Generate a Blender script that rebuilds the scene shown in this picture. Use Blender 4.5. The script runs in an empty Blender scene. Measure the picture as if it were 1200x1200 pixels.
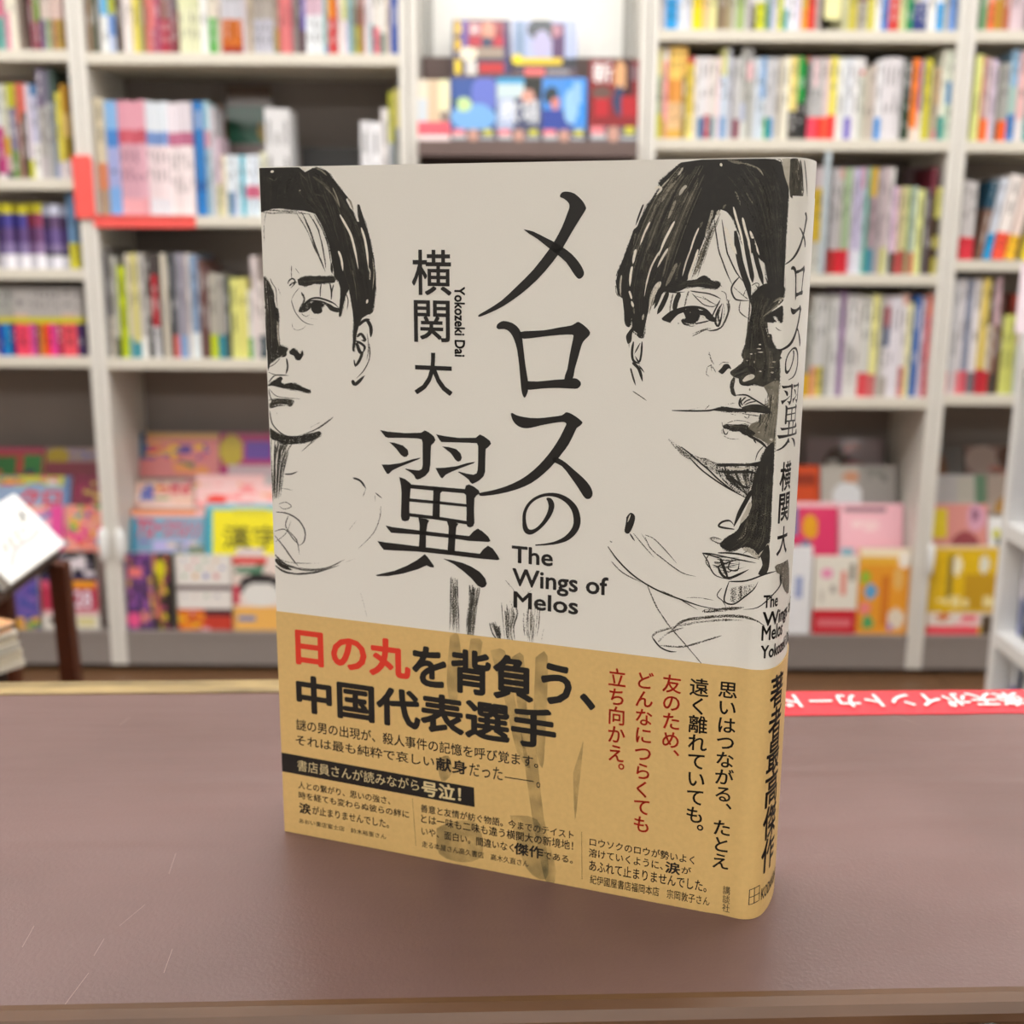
import bpy, bmesh, math, random
from mathutils import Vector, Matrix
random.seed(7)
sc = bpy.context.scene
col = sc.collection
# ------------------------------------------------------------------ camera
CZ = 0.93 + 0.17374          # counter top is at z = 0.93
FPX, PITCH, ROLL = 1380.03, 0.221955, 0.0058946
RT0, UP0 = Vector((1, 0, 0)), Vector((0, math.sin(PITCH), math.cos(PITCH)))
FW = Vector((0, math.cos(PITCH), -math.sin(PITCH)))
RT = RT0*math.cos(ROLL) + UP0*math.sin(ROLL)
UP = -RT0*math.sin(ROLL) + UP0*math.cos(ROLL)
CAM = Vector((0, 0, CZ))
cd = bpy.data.cameras.new('camera'); cam = bpy.data.objects.new('camera', cd); col.objects.link(cam)
cam.matrix_world = Matrix.Translation(CAM) @ Matrix((RT, UP, -FW)).transposed().to_4x4()
cd.sensor_width = 36; cd.lens = FPX/1200*36; cd.clip_start = 0.01
cd.dof.use_dof = True; cd.dof.focus_distance = 0.292; cd.dof.aperture_fstop = cd.lens/2.5
sc.camera = cam
# ------------------------------------------------------------------ world, exposure
w = bpy.data.worlds.new('shop'); sc.world = w; w.use_nodes = True
w.node_tree.nodes['Background'].inputs[0].default_value = (1, .96, .9, 1)
w.node_tree.nodes['Background'].inputs[1].default_value = 0.12
sc.view_settings.view_transform = 'Standard'; sc.view_settings.look = 'None'
sc.view_settings.gamma = 1; sc.view_settings.use_curve_mapping = False
sc.view_settings.exposure = -0.28
sc.cycles.transparent_max_bounces = 24
LAMP = 17.0      # strength of the fluorescent panels in the ceiling
# panels: x, y, half length in x, half width in y
PANELS = [(-1.7, 2.05, .7, .15), (0, 2.05, .7, .15), (1.7, 2.05, .7, .15),
          (-1.7, 1.1, .7, .18), (0, 1.1, .7, .18), (1.7, 1.1, .7, .18),
          (-1.9, -2.3, .8, .33), (0, -2.3, .8, .33), (1.9, -2.3, .8, .33)]
CEIL = 2.75
# ------------------------------------------------------------------ helpers
def at(px, py, Y):
    d = FW*FPX + RT*(px-600) - UP*(py-600)
    return CAM + d*(Y/d.y)
def onz(px, py, z):
    d = FW*FPX + RT*(px-600) - UP*(py-600)
    return CAM + d*((z-CAM.z)/d.z)
def lin(h):
    if isinstance(h, str):
        h = h.lstrip('#'); c = [int(h[i:i+2], 16)/255 for i in (0, 2, 4)]
    else: c = h
    return tuple(x/12.92 if x <= .04045 else ((x+.055)/1.055)**2.4 for x in c)
_m = {}
def mat(name, c, rough=.6, metal=0, bump=0, scale=40, var=0, coat=0, emit=None, spec=.5, sx=(1,1,1)):
    if name in _m: return _m[name]
    m = bpy.data.materials.new(name); m.use_nodes = True; nt = m.node_tree; b = nt.nodes['Principled BSDF']
    b.inputs['Base Color'].default_value = (*lin(c), 1); b.inputs['Roughness'].default_value = rough
    b.inputs['Metallic'].default_value = metal; b.inputs['Coat Weight'].default_value = coat
    b.inputs['Specular IOR Level'].default_value = spec
    if emit: b.inputs['Emission Color'].default_value = (*lin(c), 1); b.inputs['Emission Strength'].default_value = emit
    tc = nt.nodes.new('ShaderNodeTexCoord'); mp = nt.nodes.new('ShaderNodeMapping'); mp.inputs['Scale'].default_value = sx
    n = nt.nodes.new('ShaderNodeTexNoise'); n.inputs['Scale'].default_value = scale; n.inputs['Detail'].default_value = 5
    nt.links.new(tc.outputs['Object'], mp.inputs[0]); nt.links.new(mp.outputs[0], n.inputs['Vector'])
    mx = nt.nodes.new('ShaderNodeMixRGB'); mx.blend_type = 'MULTIPLY'; mx.inputs[0].default_value = var if var else .06
    mx.inputs[1].default_value = (*lin(c), 1)
    rp = nt.nodes.new('ShaderNodeValToRGB'); rp.color_ramp.elements[0].position = .3; rp.color_ramp.elements[1].position = .7
    rp.color_ramp.elements[0].color = (.35, .35, .35, 1)
    nt.links.new(n.outputs['Fac'], rp.inputs[0]); nt.links.new(rp.outputs[0], mx.inputs[2]); nt.links.new(mx.outputs[0], b.inputs['Base Color'])
    if bump:
        bp = nt.nodes.new('ShaderNodeBump'); bp.inputs['Strength'].default_value = bump; bp.inputs['Distance'].default_value = .001
        nt.links.new(n.outputs['Fac'], bp.inputs['Height']); nt.links.new(bp.outputs[0], b.inputs['Normal'])
    _m[name] = m; return m
def print_mat(name, rough=.4, coat=0.0):
    """printed paper: the print is a colour stored on the faces, fine paper noise on top"""
    if name in _m: return _m[name]
    m = bpy.data.materials.new(name); m.use_nodes = True; nt = m.node_tree; b = nt.nodes['Principled BSDF']
    a = nt.nodes.new('ShaderNodeAttribute'); a.attribute_name = 'print'
    n = nt.nodes.new('ShaderNodeTexNoise'); n.inputs['Scale'].default_value = 300
    tc = nt.nodes.new('ShaderNodeTexCoord'); nt.links.new(tc.outputs['Object'], n.inputs['Vector'])
    mx = nt.nodes.new('ShaderNodeMixRGB'); mx.blend_type = 'MULTIPLY'; mx.inputs[0].default_value = .08
    nt.links.new(a.outputs['Color'], mx.inputs[1]); nt.links.new(n.outputs['Fac'], mx.inputs[2])
    nt.links.new(mx.outputs[0], b.inputs['Base Color'])
    b.inputs['Roughness'].default_value = rough; b.inputs['Coat Weight'].default_value = coat
    _m[name] = m; return m
def props(o, label=None, cat=None, group=None, kind=None):
    if label: o['label'] = label
    if cat: o['category'] = cat
    if group: o['group'] = group
    if kind: o['kind'] = kind
    return o
def empty(name, loc, rz=0, **k):
    o = bpy.data.objects.new(name, None); col.objects.link(o); o.location = loc; o.rotation_euler = (0, 0, rz)
    o.empty_display_size = .02
    return props(o, **k)
def mesh(name, vs, fs, m, parent=None, loc=None, colors=None, smooth=False, **k):
    me = bpy.data.meshes.new(name); me.from_pydata([tuple(v) for v in vs], [], fs)
    if colors:
        at_ = me.color_attributes.new('print', 'FLOAT_COLOR', 'CORNER'); buf = []
        for p, c in zip(me.polygons, colors): buf += [c[0], c[1], c[2], 1.0]*p.loop_total
        at_.data.foreach_set('color', buf)
    if smooth: me.polygons.foreach_set('use_smooth', [True]*len(me.polygons))
    me.update()
    o = bpy.data.objects.new(name, me); col.objects.link(o)
    for q in (m if isinstance(m, list) else [m]): me.materials.append(q)
    if parent: o.parent = parent
    if loc: o.location = loc
    return props(o, **k)
def boxdata(x0, y0, z0, x1, y1, z1):
    vs = [(x, y, z) for z in (z0, z1) for y in (y0, y1) for x in (x0, x1)]
    fs = [(0,2,3,1), (4,5,7,6), (0,1,5,4), (2,6,7,3), (0,4,6,2), (1,3,7,5)]
    return vs, fs
def box(name, lo, hi, m, parent=None, bev=0, **k):
    vs, fs = boxdata(*lo, *hi)
    o = mesh(name, vs, fs, m, parent, **k)
    if bev:
        bm = bmesh.new(); bm.from_mesh(o.data)
        bmesh.ops.bevel(bm, geom=bm.edges[:], offset=bev, segments=2, affect='EDGES', profile=.7)
        bm.to_mesh(o.data); bm.free()
    return o
def tube(name, pts, r, m, parent=None, n=10, **k):
    vs, fs = [], []
    pts = [Vector(p) for p in pts]
    for i, p in enumerate(pts):
        t = (pts[min(i+1, len(pts)-1)]-pts[max(i-1, 0)]).normalized()
        u = t.cross(Vector((0, 0, 1))) if abs(t.z) < .9 else t.cross(Vector((0, 1, 0)))
        u.normalize(); v = t.cross(u)
        for j in range(n):
            a = 2*math.pi*j/n; vs.append(p + (u*math.cos(a)+v*math.sin(a))*r)
    for i in range(len(pts)-1):
        for j in range(n):
            fs.append((i*n+j, i*n+(j+1)%n, (i+1)*n+(j+1)%n, (i+1)*n+j))
    fs.append(tuple(range(n))[::-1]); fs.append(tuple((len(pts)-1)*n+j for j in range(n)))
    return mesh(name, vs, fs, m, parent, **k)
_tc = bpy.data.curves.new('lettering_source', 'FONT'); _to = bpy.data.objects.new('lettering_source', _tc)
GN = [1]      # points in one copy of the last text: copies are laid a few microns apart
def glyphs(s, bold=0.0):
    """text -> list of 2-D points and faces, one unit per em; bold letters are several offset copies"""
    _tc.body = s; _tc.size = 1; _tc.offset = 0; _tc.resolution_u = 3
    if _to.name not in col.objects: col.objects.link(_to)
    dg = bpy.context.evaluated_depsgraph_get(); dg.update()
    me = bpy.data.meshes.new_from_object(_to.evaluated_get(dg))
    vs = [(v.co.x, v.co.y) for v in me.vertices]; GN[0] = max(1, len(vs)); fs = [tuple(p.vertices) for p in me.polygons]
    bpy.data.meshes.remove(me)
    if bold > .004:
        V, F = [], []; n = 4 if bold < .015 else 8
        for k in range(n):
            a = 2*math.pi*(k+.5)/n; dx, dy = math.cos(a)*bold, math.sin(a)*bold; q = len(V)
            V += [(x+dx, y+dy) for x, y in vs]; F += [tuple(i+q for i in f) for f in fs]
        return V, F
    return vs, fs

# ------------------------------------------------------------------ the room
M_white = mat('white_melamine', 'dedbd4', .45)
M_shelf = mat('shelf_laminate', 'dad5c8', .45)
M_back = mat('shaded_taupe_backboard', '8e8580', .7, var=.15, scale=6)  # brownish board, with the shade inside the white cases painted into its colour
M_toe = mat('toe_gap_shade', '2e2a28', .7)  # near-black paints the floor shadow in the gap below the plinth
M_plinth = mat('grey_plinth', '8d8581', .4)
M_wall = mat('painted_plaster', 'ece8e0', .85, bump=.1, scale=120)
M_ceil = mat('ceiling_board', 'f0eee8', .9, bump=.15, scale=90)
M_floor0 = mat('subfloor', '4a3626', .6)
WX0, WX1, WY0, WY1 = -4.2, 4.2, -4.0, 3.42
box('floor', (WX0, WY0, -.05), (WX1, WY1, -.012), M_floor0, kind='structure', label='brown wood strip floor in front of the bookcases')
box('ceiling', (WX0, WY0, CEIL), (WX1, WY1, CEIL+.05), M_ceil, kind='structure')
box('wall_back', (WX0, WY1, -.05), (WX1, WY1+.1, CEIL), M_wall, kind='structure')
box('wall_front', (WX0, WY0-.1, -.05), (WX1, WY0, CEIL), M_wall, kind='structure')
box('wall_left', (WX0-.1, WY0, -.05), (WX0, WY1, CEIL), M_wall, kind='structure')
box('wall_right', (WX1, WY0, -.05), (WX1+.1, WY1, CEIL), M_wall, kind='structure')
fl = bpy.data.objects['floor']
M_pl = [mat('oak_plank_%s' % n, c, .42, var=.5, scale=9, sx=(.6, 7, 1)) for n, c in (('warm', '8a6647'), ('dark', '735338'), ('mid', '806044'))]
pm = None
rows_ = [.62+.14*i for i in range(17)]
meshes_ = []
for q in M_pl:
    o_ = box('plank', (-.6, 0, -.012), (.6, .137, 0), q, bev=.0012); meshes_.append(o_.data); bpy.data.objects.remove(o_)
for i, yy in enumerate(rows_):
    for j in range(4):
        o_ = bpy.data.objects.new('plank', meshes_[(i*2+j*3+i//3) % 3]); col.objects.link(o_); o_.parent = fl
        o_.location = (-2.05 + 1.203*j + (.4 if i % 2 else 0) + .17*(i % 3), yy, 0)
M_lamp = mat('lamp_diffuser', 'fffcf8', .5, emit=LAMP)
M_lampf = mat('lamp_frame', 'd8d8d4', .4)
for i, (x, y, hx, hy) in enumerate(PANELS):
    place = ['over the bookcases', 'over the aisle', 'behind the counter'][i//3]
    r = empty('ceiling_light', (x, y, CEIL-.06), label='long white fluorescent ceiling panel %s, %s' % (place, ['over the comics side', 'in the middle', 'over the far end'][i % 3]), cat='light', group='ceiling lights')
    box('lamp_frame', (-hx-.02, -hy-.02, .01), (hx+.02, hy+.02, .06), M_lampf, r)
    box('diffuser', (-hx, -hy, 0), (hx, hy, .009), M_lamp, r)
# ------------------------------------------------------------------ bookcases
YF, YB = 2.95, 3.24           # shelf fronts and the backboard
def X(px, py, Y=YF): return at(px, py, Y).x
def Z(px, py, Y=YF): return at(px, py, Y).z
TH = .012
xAB = at(96, 262, YF).x; xAB = -1.035
xBc, xcC, xCD = -.253, .318, 1.064
def bookcase(name, x0, x1, shelves, label, back=True, ztop=2.1, skip=()):
    r = empty(name, ((x0+x1)/2, YF, 0), label=label, cat='bookcase')
    cx = (x0+x1)/2; a, b = x0-cx, x1-cx
    for s0, s1 in ((a+.001, a+.021), (b-.021, b-.001)):
        box('side_panel', (s0, 0, .018), (s1, YB-YF, ztop), M_white, r, bev=.001)
    if back: box('back_panel', (a+.021, YB-YF-.008, .06), (b-.021, YB-YF, ztop), M_back, r)
    for z in shelves:
        box('shelf', (a+.0215, 0, z-.026), (b-.0215, YB-YF-.009, z), M_shelf, r, bev=.0015)
    zk = Z(300, 748)-.0
    box('plinth', (a+.0215, .002, 0.018), (b-.0215, .02, zk-.002), M_plinth, r)
    box('toe_shade_board', (a+.002, .05, 0.0005), (b-.002, YB-YF, .0175), M_toe, r)  # added board that fills the recess with painted shade
    box('bottom_board', (a+.0215, .0, zk-.002), (b-.0215, YB-YF-.009, zk+.018), M_plinth, r)
    return r, zk+.018
def zs(px, lst): return [Z(px, y) for y in lst]
SA = zs(40, [-62, 58, 209, 315, 418]); SB = zs(270, [-75, 62, 253, 421]); SC = zs(950, [-80, 35, 163, 321, 466]); SD = zs(1160, [-80, 35, 165, 305, 463])
cA, zkick = bookcase('bookcase', -1.90, xAB, SA, 'white bookcase with purple comic volumes, cut off by the picture edge')
cB, _ = bookcase('bookcase', xAB, xBc, SB, 'white bookcase with a red strip along one shelf')
cC, _ = bookcase('bookcase', xcC, xCD, SC, 'wide white bookcase packed with paperbacks beside the face-out display')
cD, _ = bookcase('bookcase', xCD, 1.80, SD, 'white bookcase with leaning books behind the slanted white rack')
for c_ in (cA, cB, cC, cD): c_['group'] = 'white bookcases along the back of the shop'

def inside(x):
    for lo, hi in ((-1.90, xAB), (xAB, xBc), (xBc, xcC), (xcC, xCD), (xCD, 1.80)):
        if lo+.016 < x < hi-.016: return (lo+.0228, hi-.0228)
    return None
# ---- one book seen by its spine
M_book = print_mat('printed_spine', .42)
def spine_book(x0, x1, yb, yt, Y, bands, lean=0, depth=.14, name='book', zbase=None, mark=None, title=True):
    p0 = at(x0, yb, Y); p1 = at(x1, yb, Y)
    zb = zbase if zbase is not None else p0.z
    h = at((x0+x1)/2, yt, Y).z-zb; w_ = max(.002, (p1.x-p0.x)*.985); cx = (p0.x+p1.x)/2
    cols_ = [-.5, -.40, -.16, .16, .40, .5]; yo = [.0016, .0003, 0, 0, .0003, .0016]
    cuts = [0.0]; 
    for f, c in bands[1:]: cuts.append(f)
    cuts.append(1.0)
    rows = []   # (v0, v1, colour, titlecolour)
    for i, (f, c) in enumerate(bands):
        a, b = cuts[i], cuts[i+1]; cl = lin(c); lum = sum(cl)/3
        tcx = tuple(x*.35 for x in cl) if lum > .25 else tuple(min(1, x*.5+.45) for x in cl)
        if b-a > .3 and title:
            n = 9; 
            for k in range(n):
                u0, u1 = a+(b-a)*k/n, a+(b-a)*(k+1)/n
                rows.append((u0, u1, cl, tcx if (k in (1, 2, 4, 5) and random.random() < .75) else cl))
        else: rows.append((a, b, cl, cl))
    vs, fs, cs = [], [], []
    for k in range(len(rows)+1):
        v = 1-(rows[k][0] if k < len(rows) else 1.0)
        for cxx, yy in zip(cols_, yo): vs.append((cxx*w_, yy, v*h))
    nr = len(rows)+1
    for k, rw in enumerate(rows):
        for j in range(5):
            fs.append((k*6+j, (k+1)*6+j, (k+1)*6+j+1, k*6+j+1)); cs.append(rw[3] if j == 2 else rw[2])
    # boards (sides) following the bands, then the recessed page block
    base = len(vs)
    for k in range(nr):
        v = 1-(rows[k][0] if k < len(rows) else 1.0)
        vs += [(-.5*w_, depth, v*h), (.5*w_, depth, v*h)]
    for k, rw in enumerate(rows):
        fs.append((k*6, base+k*2, base+(k+1)*2, (k+1)*6)); cs.append(rw[2])
        fs.append((k*6+5, (k+1)*6+5, base+(k+1)*2+1, base+k*2+1)); cs.append(rw[2])
    b2 = len(vs); e = min(.0012, w_*.15); pg = lin('e6dcc4')
    for zz in (.0015, h-.0025):
        vs += [(-.5*w_+e, .002, zz), (.5*w_-e, .002, zz), (.5*w_-e, depth-.003, zz), (-.5*w_+e, depth-.003, zz)]
    fs += [(b2+4, b2+5, b2+6, b2+7), (b2, b2+3, b2+2, b2+1), (b2+2, b2+3, b2+7, b2+6)]; cs += [pg]*3
    o = mesh(name, vs, fs, M_book, loc=(cx, p0.y, zb), colors=cs)
    if lean:
        o.rotation_euler = (0, lean, 0); o.location.z += abs(math.sin(lean))*w_*.5
    return o
CN = [('white','f0eeea'),('grey','b0b0b0'),('dark grey','606060'),('black','202020'),('cream','e8e0c4'),('yellow','e8d040'),('olive','a8a040'),('lime','c0d820'),('green','40a050'),
      ('pale green','c0d0a8'),('dark green','2c4a38'),('teal','3a9898'),('sky blue','60b0e0'),('blue','3060b8'),('navy','282c60'),('pale blue','b8cce4'),('lavender','c8c0dc'),('purple','7060a8'),('plum','7c4060'),
      ('pink','f0a8b8'),('pale pink','ecd8dc'),('rose','d06078'),('red','d83038'),('dark red','902830'),('orange','f08030'),('peach','f0c890'),('brown','785840'),('tan','c0a070'),('taupe','98887c'),('mauve','b098a8')]
CNL = [(n, tuple(int(h[i:i+2], 16) for i in (0, 2, 4))) for n, h in CN]
def cname(h):
    h = h.lstrip('#'); c = tuple(int(h[i:i+2], 16) for i in (0, 2, 4))
    return min(CNL, key=lambda t: sum((a-b)**2 for a, b in zip(t[1], c)))[0]
def ordi(n):
    W = ['', 'first', 'second', 'third', 'fourth', 'fifth', 'sixth', 'seventh', 'eighth', 'ninth', 'tenth', 'eleventh', 'twelfth']
    if n < len(W): return W[n]
    return '%d%s' % (n, 'th' if 10 < n % 100 < 14 else {1: 'st', 2: 'nd', 3: 'rd'}.get(n % 10, 'th'))
def row(data, yb, where, start, group, zbase, Y=YF+.02, yt0=None, depth=.14, lean=0, noun='book', rev=False):
    out = []
    items = [s.strip() for s in data.replace('\n', ' ').split(';') if s.strip()]
    for s in items:
        t = s.split(); x0, x1 = float(t[0]), float(t[1]); yt = float(t[2]); ln = lean; rep = 1; bands = [(0.0, t[3])]; k = 4
        while k < len(t):
            if t[k][0] == 'L': ln = math.radians(float(t[k][1:])); k += 1
            elif t[k][0] == 'x': rep = int(t[k][1:]); k += 1
            else: bands.append((float(t[k]), t[k+1])); k += 2
        for r_ in range(rep):
            a = x0+(x1-x0)*r_/rep; b = x0+(x1-x0)*(r_+1)/rep
            bb = bands
            if rep > 1:
                bb = []
                for f, c in bands:
                    j = random.randint(-9, 9) if 'comic' not in noun else (-34, 18)[r_ % 2]; bb.append((f, '%02x%02x%02x' % tuple(max(0, min(255, int(c[i:i+2], 16)+j)) for i in (0, 2, 4))))
            jit = 0 if rep == 1 else random.uniform(-1.2, 1.2)
            yy = Y + random.uniform(-.004, .008)
            o = spine_book(a, b, yb, yt+jit, yy, bb, ln, depth, zbase=zbase+.0004)
            out.append((a, b, bb, o, yt))
    if rev: out = out[::-1]
    for i, (a, b, bb, o, yt) in enumerate(out):
        wd = (b-a); size = 'slim ' if wd < 6.2 else ('thick ' if wd > 9.5 else '')
        c1 = cname(bb[0][1]) if len(bb) == 1 or bb[1][0] > .25 else cname(bb[1][1]); c2 = cname(bb[-1][1])
        foot = '' if c1 == c2 else ' with %s foot' % c2
        lb = '%s%s %s%s, %s %s, %s' % (size, c1, noun, foot, ordi(i+1), start, where)
        if len(lb.split()) > 16: lb = lb[len(size):]
        if len(lb.split()) > 16: lb = lb.replace(foot, '')
        nm = {'book': 'book', 'comic volume': 'comic_book', 'comic guide': 'comic_book', 'boxed volume': 'boxed_book', 'booklet': 'booklet'}[noun]
        o.name = nm
        props(o, lb, nm.replace('_', ' '), group)
    return out
# ------------------------------------------------------------------ spines, shelf by shelf
row('''0 6 -40 e07090 .6 50b8b0; 6 10 -38 b89098; 10 14 -42 f0ead8 .55 e8a0b8; 14 22 -42 f0ead8; 37 42 -40 8a4a58; 42 48 -42 6e9030 .66 8a3a4a; 48 55 -40 d8c8c0 .62 8878a0;
55 61 -40 d8c8c0 .62 9cb088; 61 66 -40 e0c8c0 .62 c08070; 66 75 -40 d8c0b8 .62 b09040''',
    57, 'top shelf of comics bookcase', 'from its post', 'books on the top shelf of the comics bookcase', SA[1], rev=True)
row(''' 0 7 99 d8dce0 .45 b82878 .95 e8e0e4; 7 15 99 d0d0b8 .55 d8b010 .75 d8b0b8 .93 302850; 15 25 98 b0b020 .25 7c7890 .7 6c8c50; 25 29 98 d87860 .4 a07068; 29 36 98 e07060 .3 484838; 
36 41 98 d8ccd8 .8 c8c830; 41 50 99 4878a8 .12 c0c0d8 .62 ecebe8; 50 58 80 6c6078 .35 a8a4a0 .8 b8b0b4; 58 65 82 686878 .3 a8a8a8; 65 71 80 486058 .3 8898a8 .85 8898c0; 71 77 108 dcd050 .8 d8d0d4; 77 84 99 b88820 .3 d8b870 .55 a08820 .8 d8ccd0''',
    207, 'second shelf of comics bookcase', 'from its post', 'books on the second shelf of the comics bookcase', SA[2], rev=True)
row('''0 36 239 b8b010 .15 3a3488 .36 584078 .6 8070a0 .78 e8e6f0 x4; 36 54 239 b8b010 .15 883050 .36 684070 .6 8c709c .78 e8e6f0 x2; 54 82 240 b8bcd0 .17 584068 .38 604c88 .62 80709c .74 404048 .8 e0dfea x3''',
    315, 'third shelf of comics bookcase', 'from the blue-backed book', 'purple comic volumes with white feet', SA[3], rev=True, depth=.12, noun='comic volume')
row('''83 92 226 6890b8 .66 d8d038''', 315, 'third shelf of comics bookcase', 'beside the post', 'purple comic volumes with white feet', SA[3], noun='comic guide')
row(''' 0 6 338 a8a8a4 .42 c8c030 .52 1020a0; 6 13 338 a8a8a4 .42 c8c030 .52 0c88c8; 13 20 338 a8a8a4 .42 c8c030 .52 101070; 20 37 338 b0acaa .38 d8b0a0 .42 c8c030 .52 e84060; 37 43 338 b0acaa .42 c8c030 .52 e050a0; 43 47 338 b0acaa .42 c8c030 .52 703060;
47 54 338 b0acaa .42 c8c030 .52 c87820; 54 61 338 b0acaa .42 c8c030 .52 f03828; 61 68 338 b0acaa .42 c8c030 .52 e8409c; 68 75 338 b0acaa .42 c8c030 .52 a02848; 75 92 338 b0acaa .38 d8b0a0 .42 c8c030 .52 e85060; 92 100 338 b0acaa .42 c8c030 .52 3a1c58''',
    418, 'fourth shelf of comics bookcase', 'from its post', 'boxed volumes with a yellow stripe', SA[4], rev=True, noun='boxed volume')
row('''83 89 -38 e06a78 .8 e8603c; 89 99 -38 e8d050 .7 e0b818; 99 104 -38 7a5a48; 104 111 -40 8c7860; 111 117 -38 2c4436; 117 120 -36 c8b8b0; 120 129 -40 60b0e0 .56 e8ecec; 129 136 -38 b0b830 .54 6890d0 .8 b8c4e0; 136 141 -34 5c5048; 141 146 -38 645448;
146 158 -42 ece4e4 x2; 158 163 -38 e8d848; 163 167 -38 c8c070; 167 172 -40 8c9060; 172 178 -38 d07068; 178 183 -38 e08080 .7 b06070; 183 189 -38 a85070; 189 199 -40 987068 .6 b83048 x2; 199 204 -38 988088 .6 964050; 204 210 -38 686068 .5 7a3038;
211 235 -44 dde0b8 .5 e4e6c4 x4; 236 245 -44 f2f2f0; 246 251 -38 e0d8c8 .58 5cb050; 251 256 -38 e4dcd0 .58 6cb860; 256 260 -38 d0c4b8; 260 285 -40 c8c8d0 .6 cc6c10 .92 a01408 x5; 285 291 -38 c8c0c8; 291 297 -38 b8a890; 297 321 -40 a8a098 .6 bcbcc8 x4; 322 328 -38 a89888 .7 a89040 .95 608070;
328 334 -38 d06c70; 334 340 -38 e48484; 340 343 -38 c05060; 343 350 -36 989490; 350 354 -36 584048; 354 359 -38 6a60b0 .72 604850; 359 380 -40 d8b8c8 .55 e8ecf0 x3; 380 385 -38 78a8a8 .9 5898b8; 385 391 -40 e89010 .58 d04840; 391 397 -38 d06010 .58 c03040;
397 402 -38 e8e4e0 ; 402 407 -38 c8c860 .6 e8d4dc; 407 412 -38 a0c0d8; 412 416 -38 80a090; 416 421 -38 907068 .66 c0b040; 421 425 -36 886048 .66 a09038; 425 428 -38 b86868; 428 434 -40 e0dce0; 434 438 -40 e4e0e4 .65 20a0a8; 438 445 -40 e0dcd4 .68 e07080; 445 452 -40 e8e6e0 .75 788880; 452 458 -38 d8c8b8; 458 467 -40 3858b0''',
    61, 'top shelf, red-strip bookcase', 'from the white post', 'books on the top shelf of the red-strip bookcase', SB[1])
row('''118 130 115 d8ccb0 .55 d88860 .78 b09880; 130 144 118 80b0e0 .25 4080c8 .4 a0a8d8 .75 78a8e0; 144 176 118 e0a0b0 .25 c85868 .37 d8a8b8 .85 e8a8b0 x4; 176 202 119 dce4ec .26 7898d0 .38 f0e0e4 .85 e8e8f0 x4; 202 230 120 e8e0e8 .26 c07090 .38 f0e4e6 x5; 232 244 119 2878c0 .7 1858a0 .78 2078c4; 244 250 119 a8ccd8 .25 c890a0 .4 98b8c8;
250 256 125 c8c4cc ; 256 261 160 d0b8c8 .6 c8c890; 262 267 182 f0e4cc; 267 273 182 e4ecf4 .6 6090a8; 273 278 182 e0e8f0 .6 a0b0d8; 278 284 182 e8f0f8; 284 289 182 40b8d0; 289 308 182 e8f0fa .5 d87090 .7 e4f0fa x3; 307 314 178 dcdcc0; 314 343 127 dcdcde x3; 424 448 142 e8e8ec x2; 448 457 127 e0dcdc; 457 463 108 b8b830 .4 98a0a8 ; 463 470 104 c8c070 .3 888c88''',
    252, 'second shelf, red-strip bookcase', 'from the red tag', 'magazines and booklets on the red-strip shelf', SB[2], depth=.1, noun='booklet')
row('''120 131 297 8c90a0 .5 9498b0; 131 137 291 605c58 .62 c0b8a8; 137 142 300 b8b8b0 .8 404840; 143 153 312 c0d010; 153 158 297 d0c8b8 .8 70a0a8; 158 167 297 d0c880 .85 3890a0; 167 175 297 c0bcb8 .8 ecebe8; 175 182 300 484440 .4 989490 .6 2c2c2c; 182 190 297 484040 .2 b82030 .7 d4d4d8; 190 194 297 484440; 194 200 297 d8d0c0; 200 205 297 404844; 205 212 297 585860 .78 d87068;
212 217 297 a8a8b4 .78 88a8d8; 217 222 297 9890a0 .78 90aad0; 222 227 297 e4dcd4; 227 236 299 8098b8 .75 e4ecf0; 236 242 304 705048; 242 248 312 604040; 248 257 320 b8b4a8 .72 c8d820; 257 266 322 a8a49c .72 308898; 266 272 324 404848; 272 282 326 e4e488; 282 292 326 e0dc80; 292 298 340 dcdcd8 .7 40a050; 298 304 300 e4d8d8; 304 312 330 d8d0cc .7 405058; ''',
    420, 'third shelf, red-strip bookcase', 'from the white post', 'books on the third shelf of the red-strip bookcase', SB[3], depth=.16)
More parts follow.
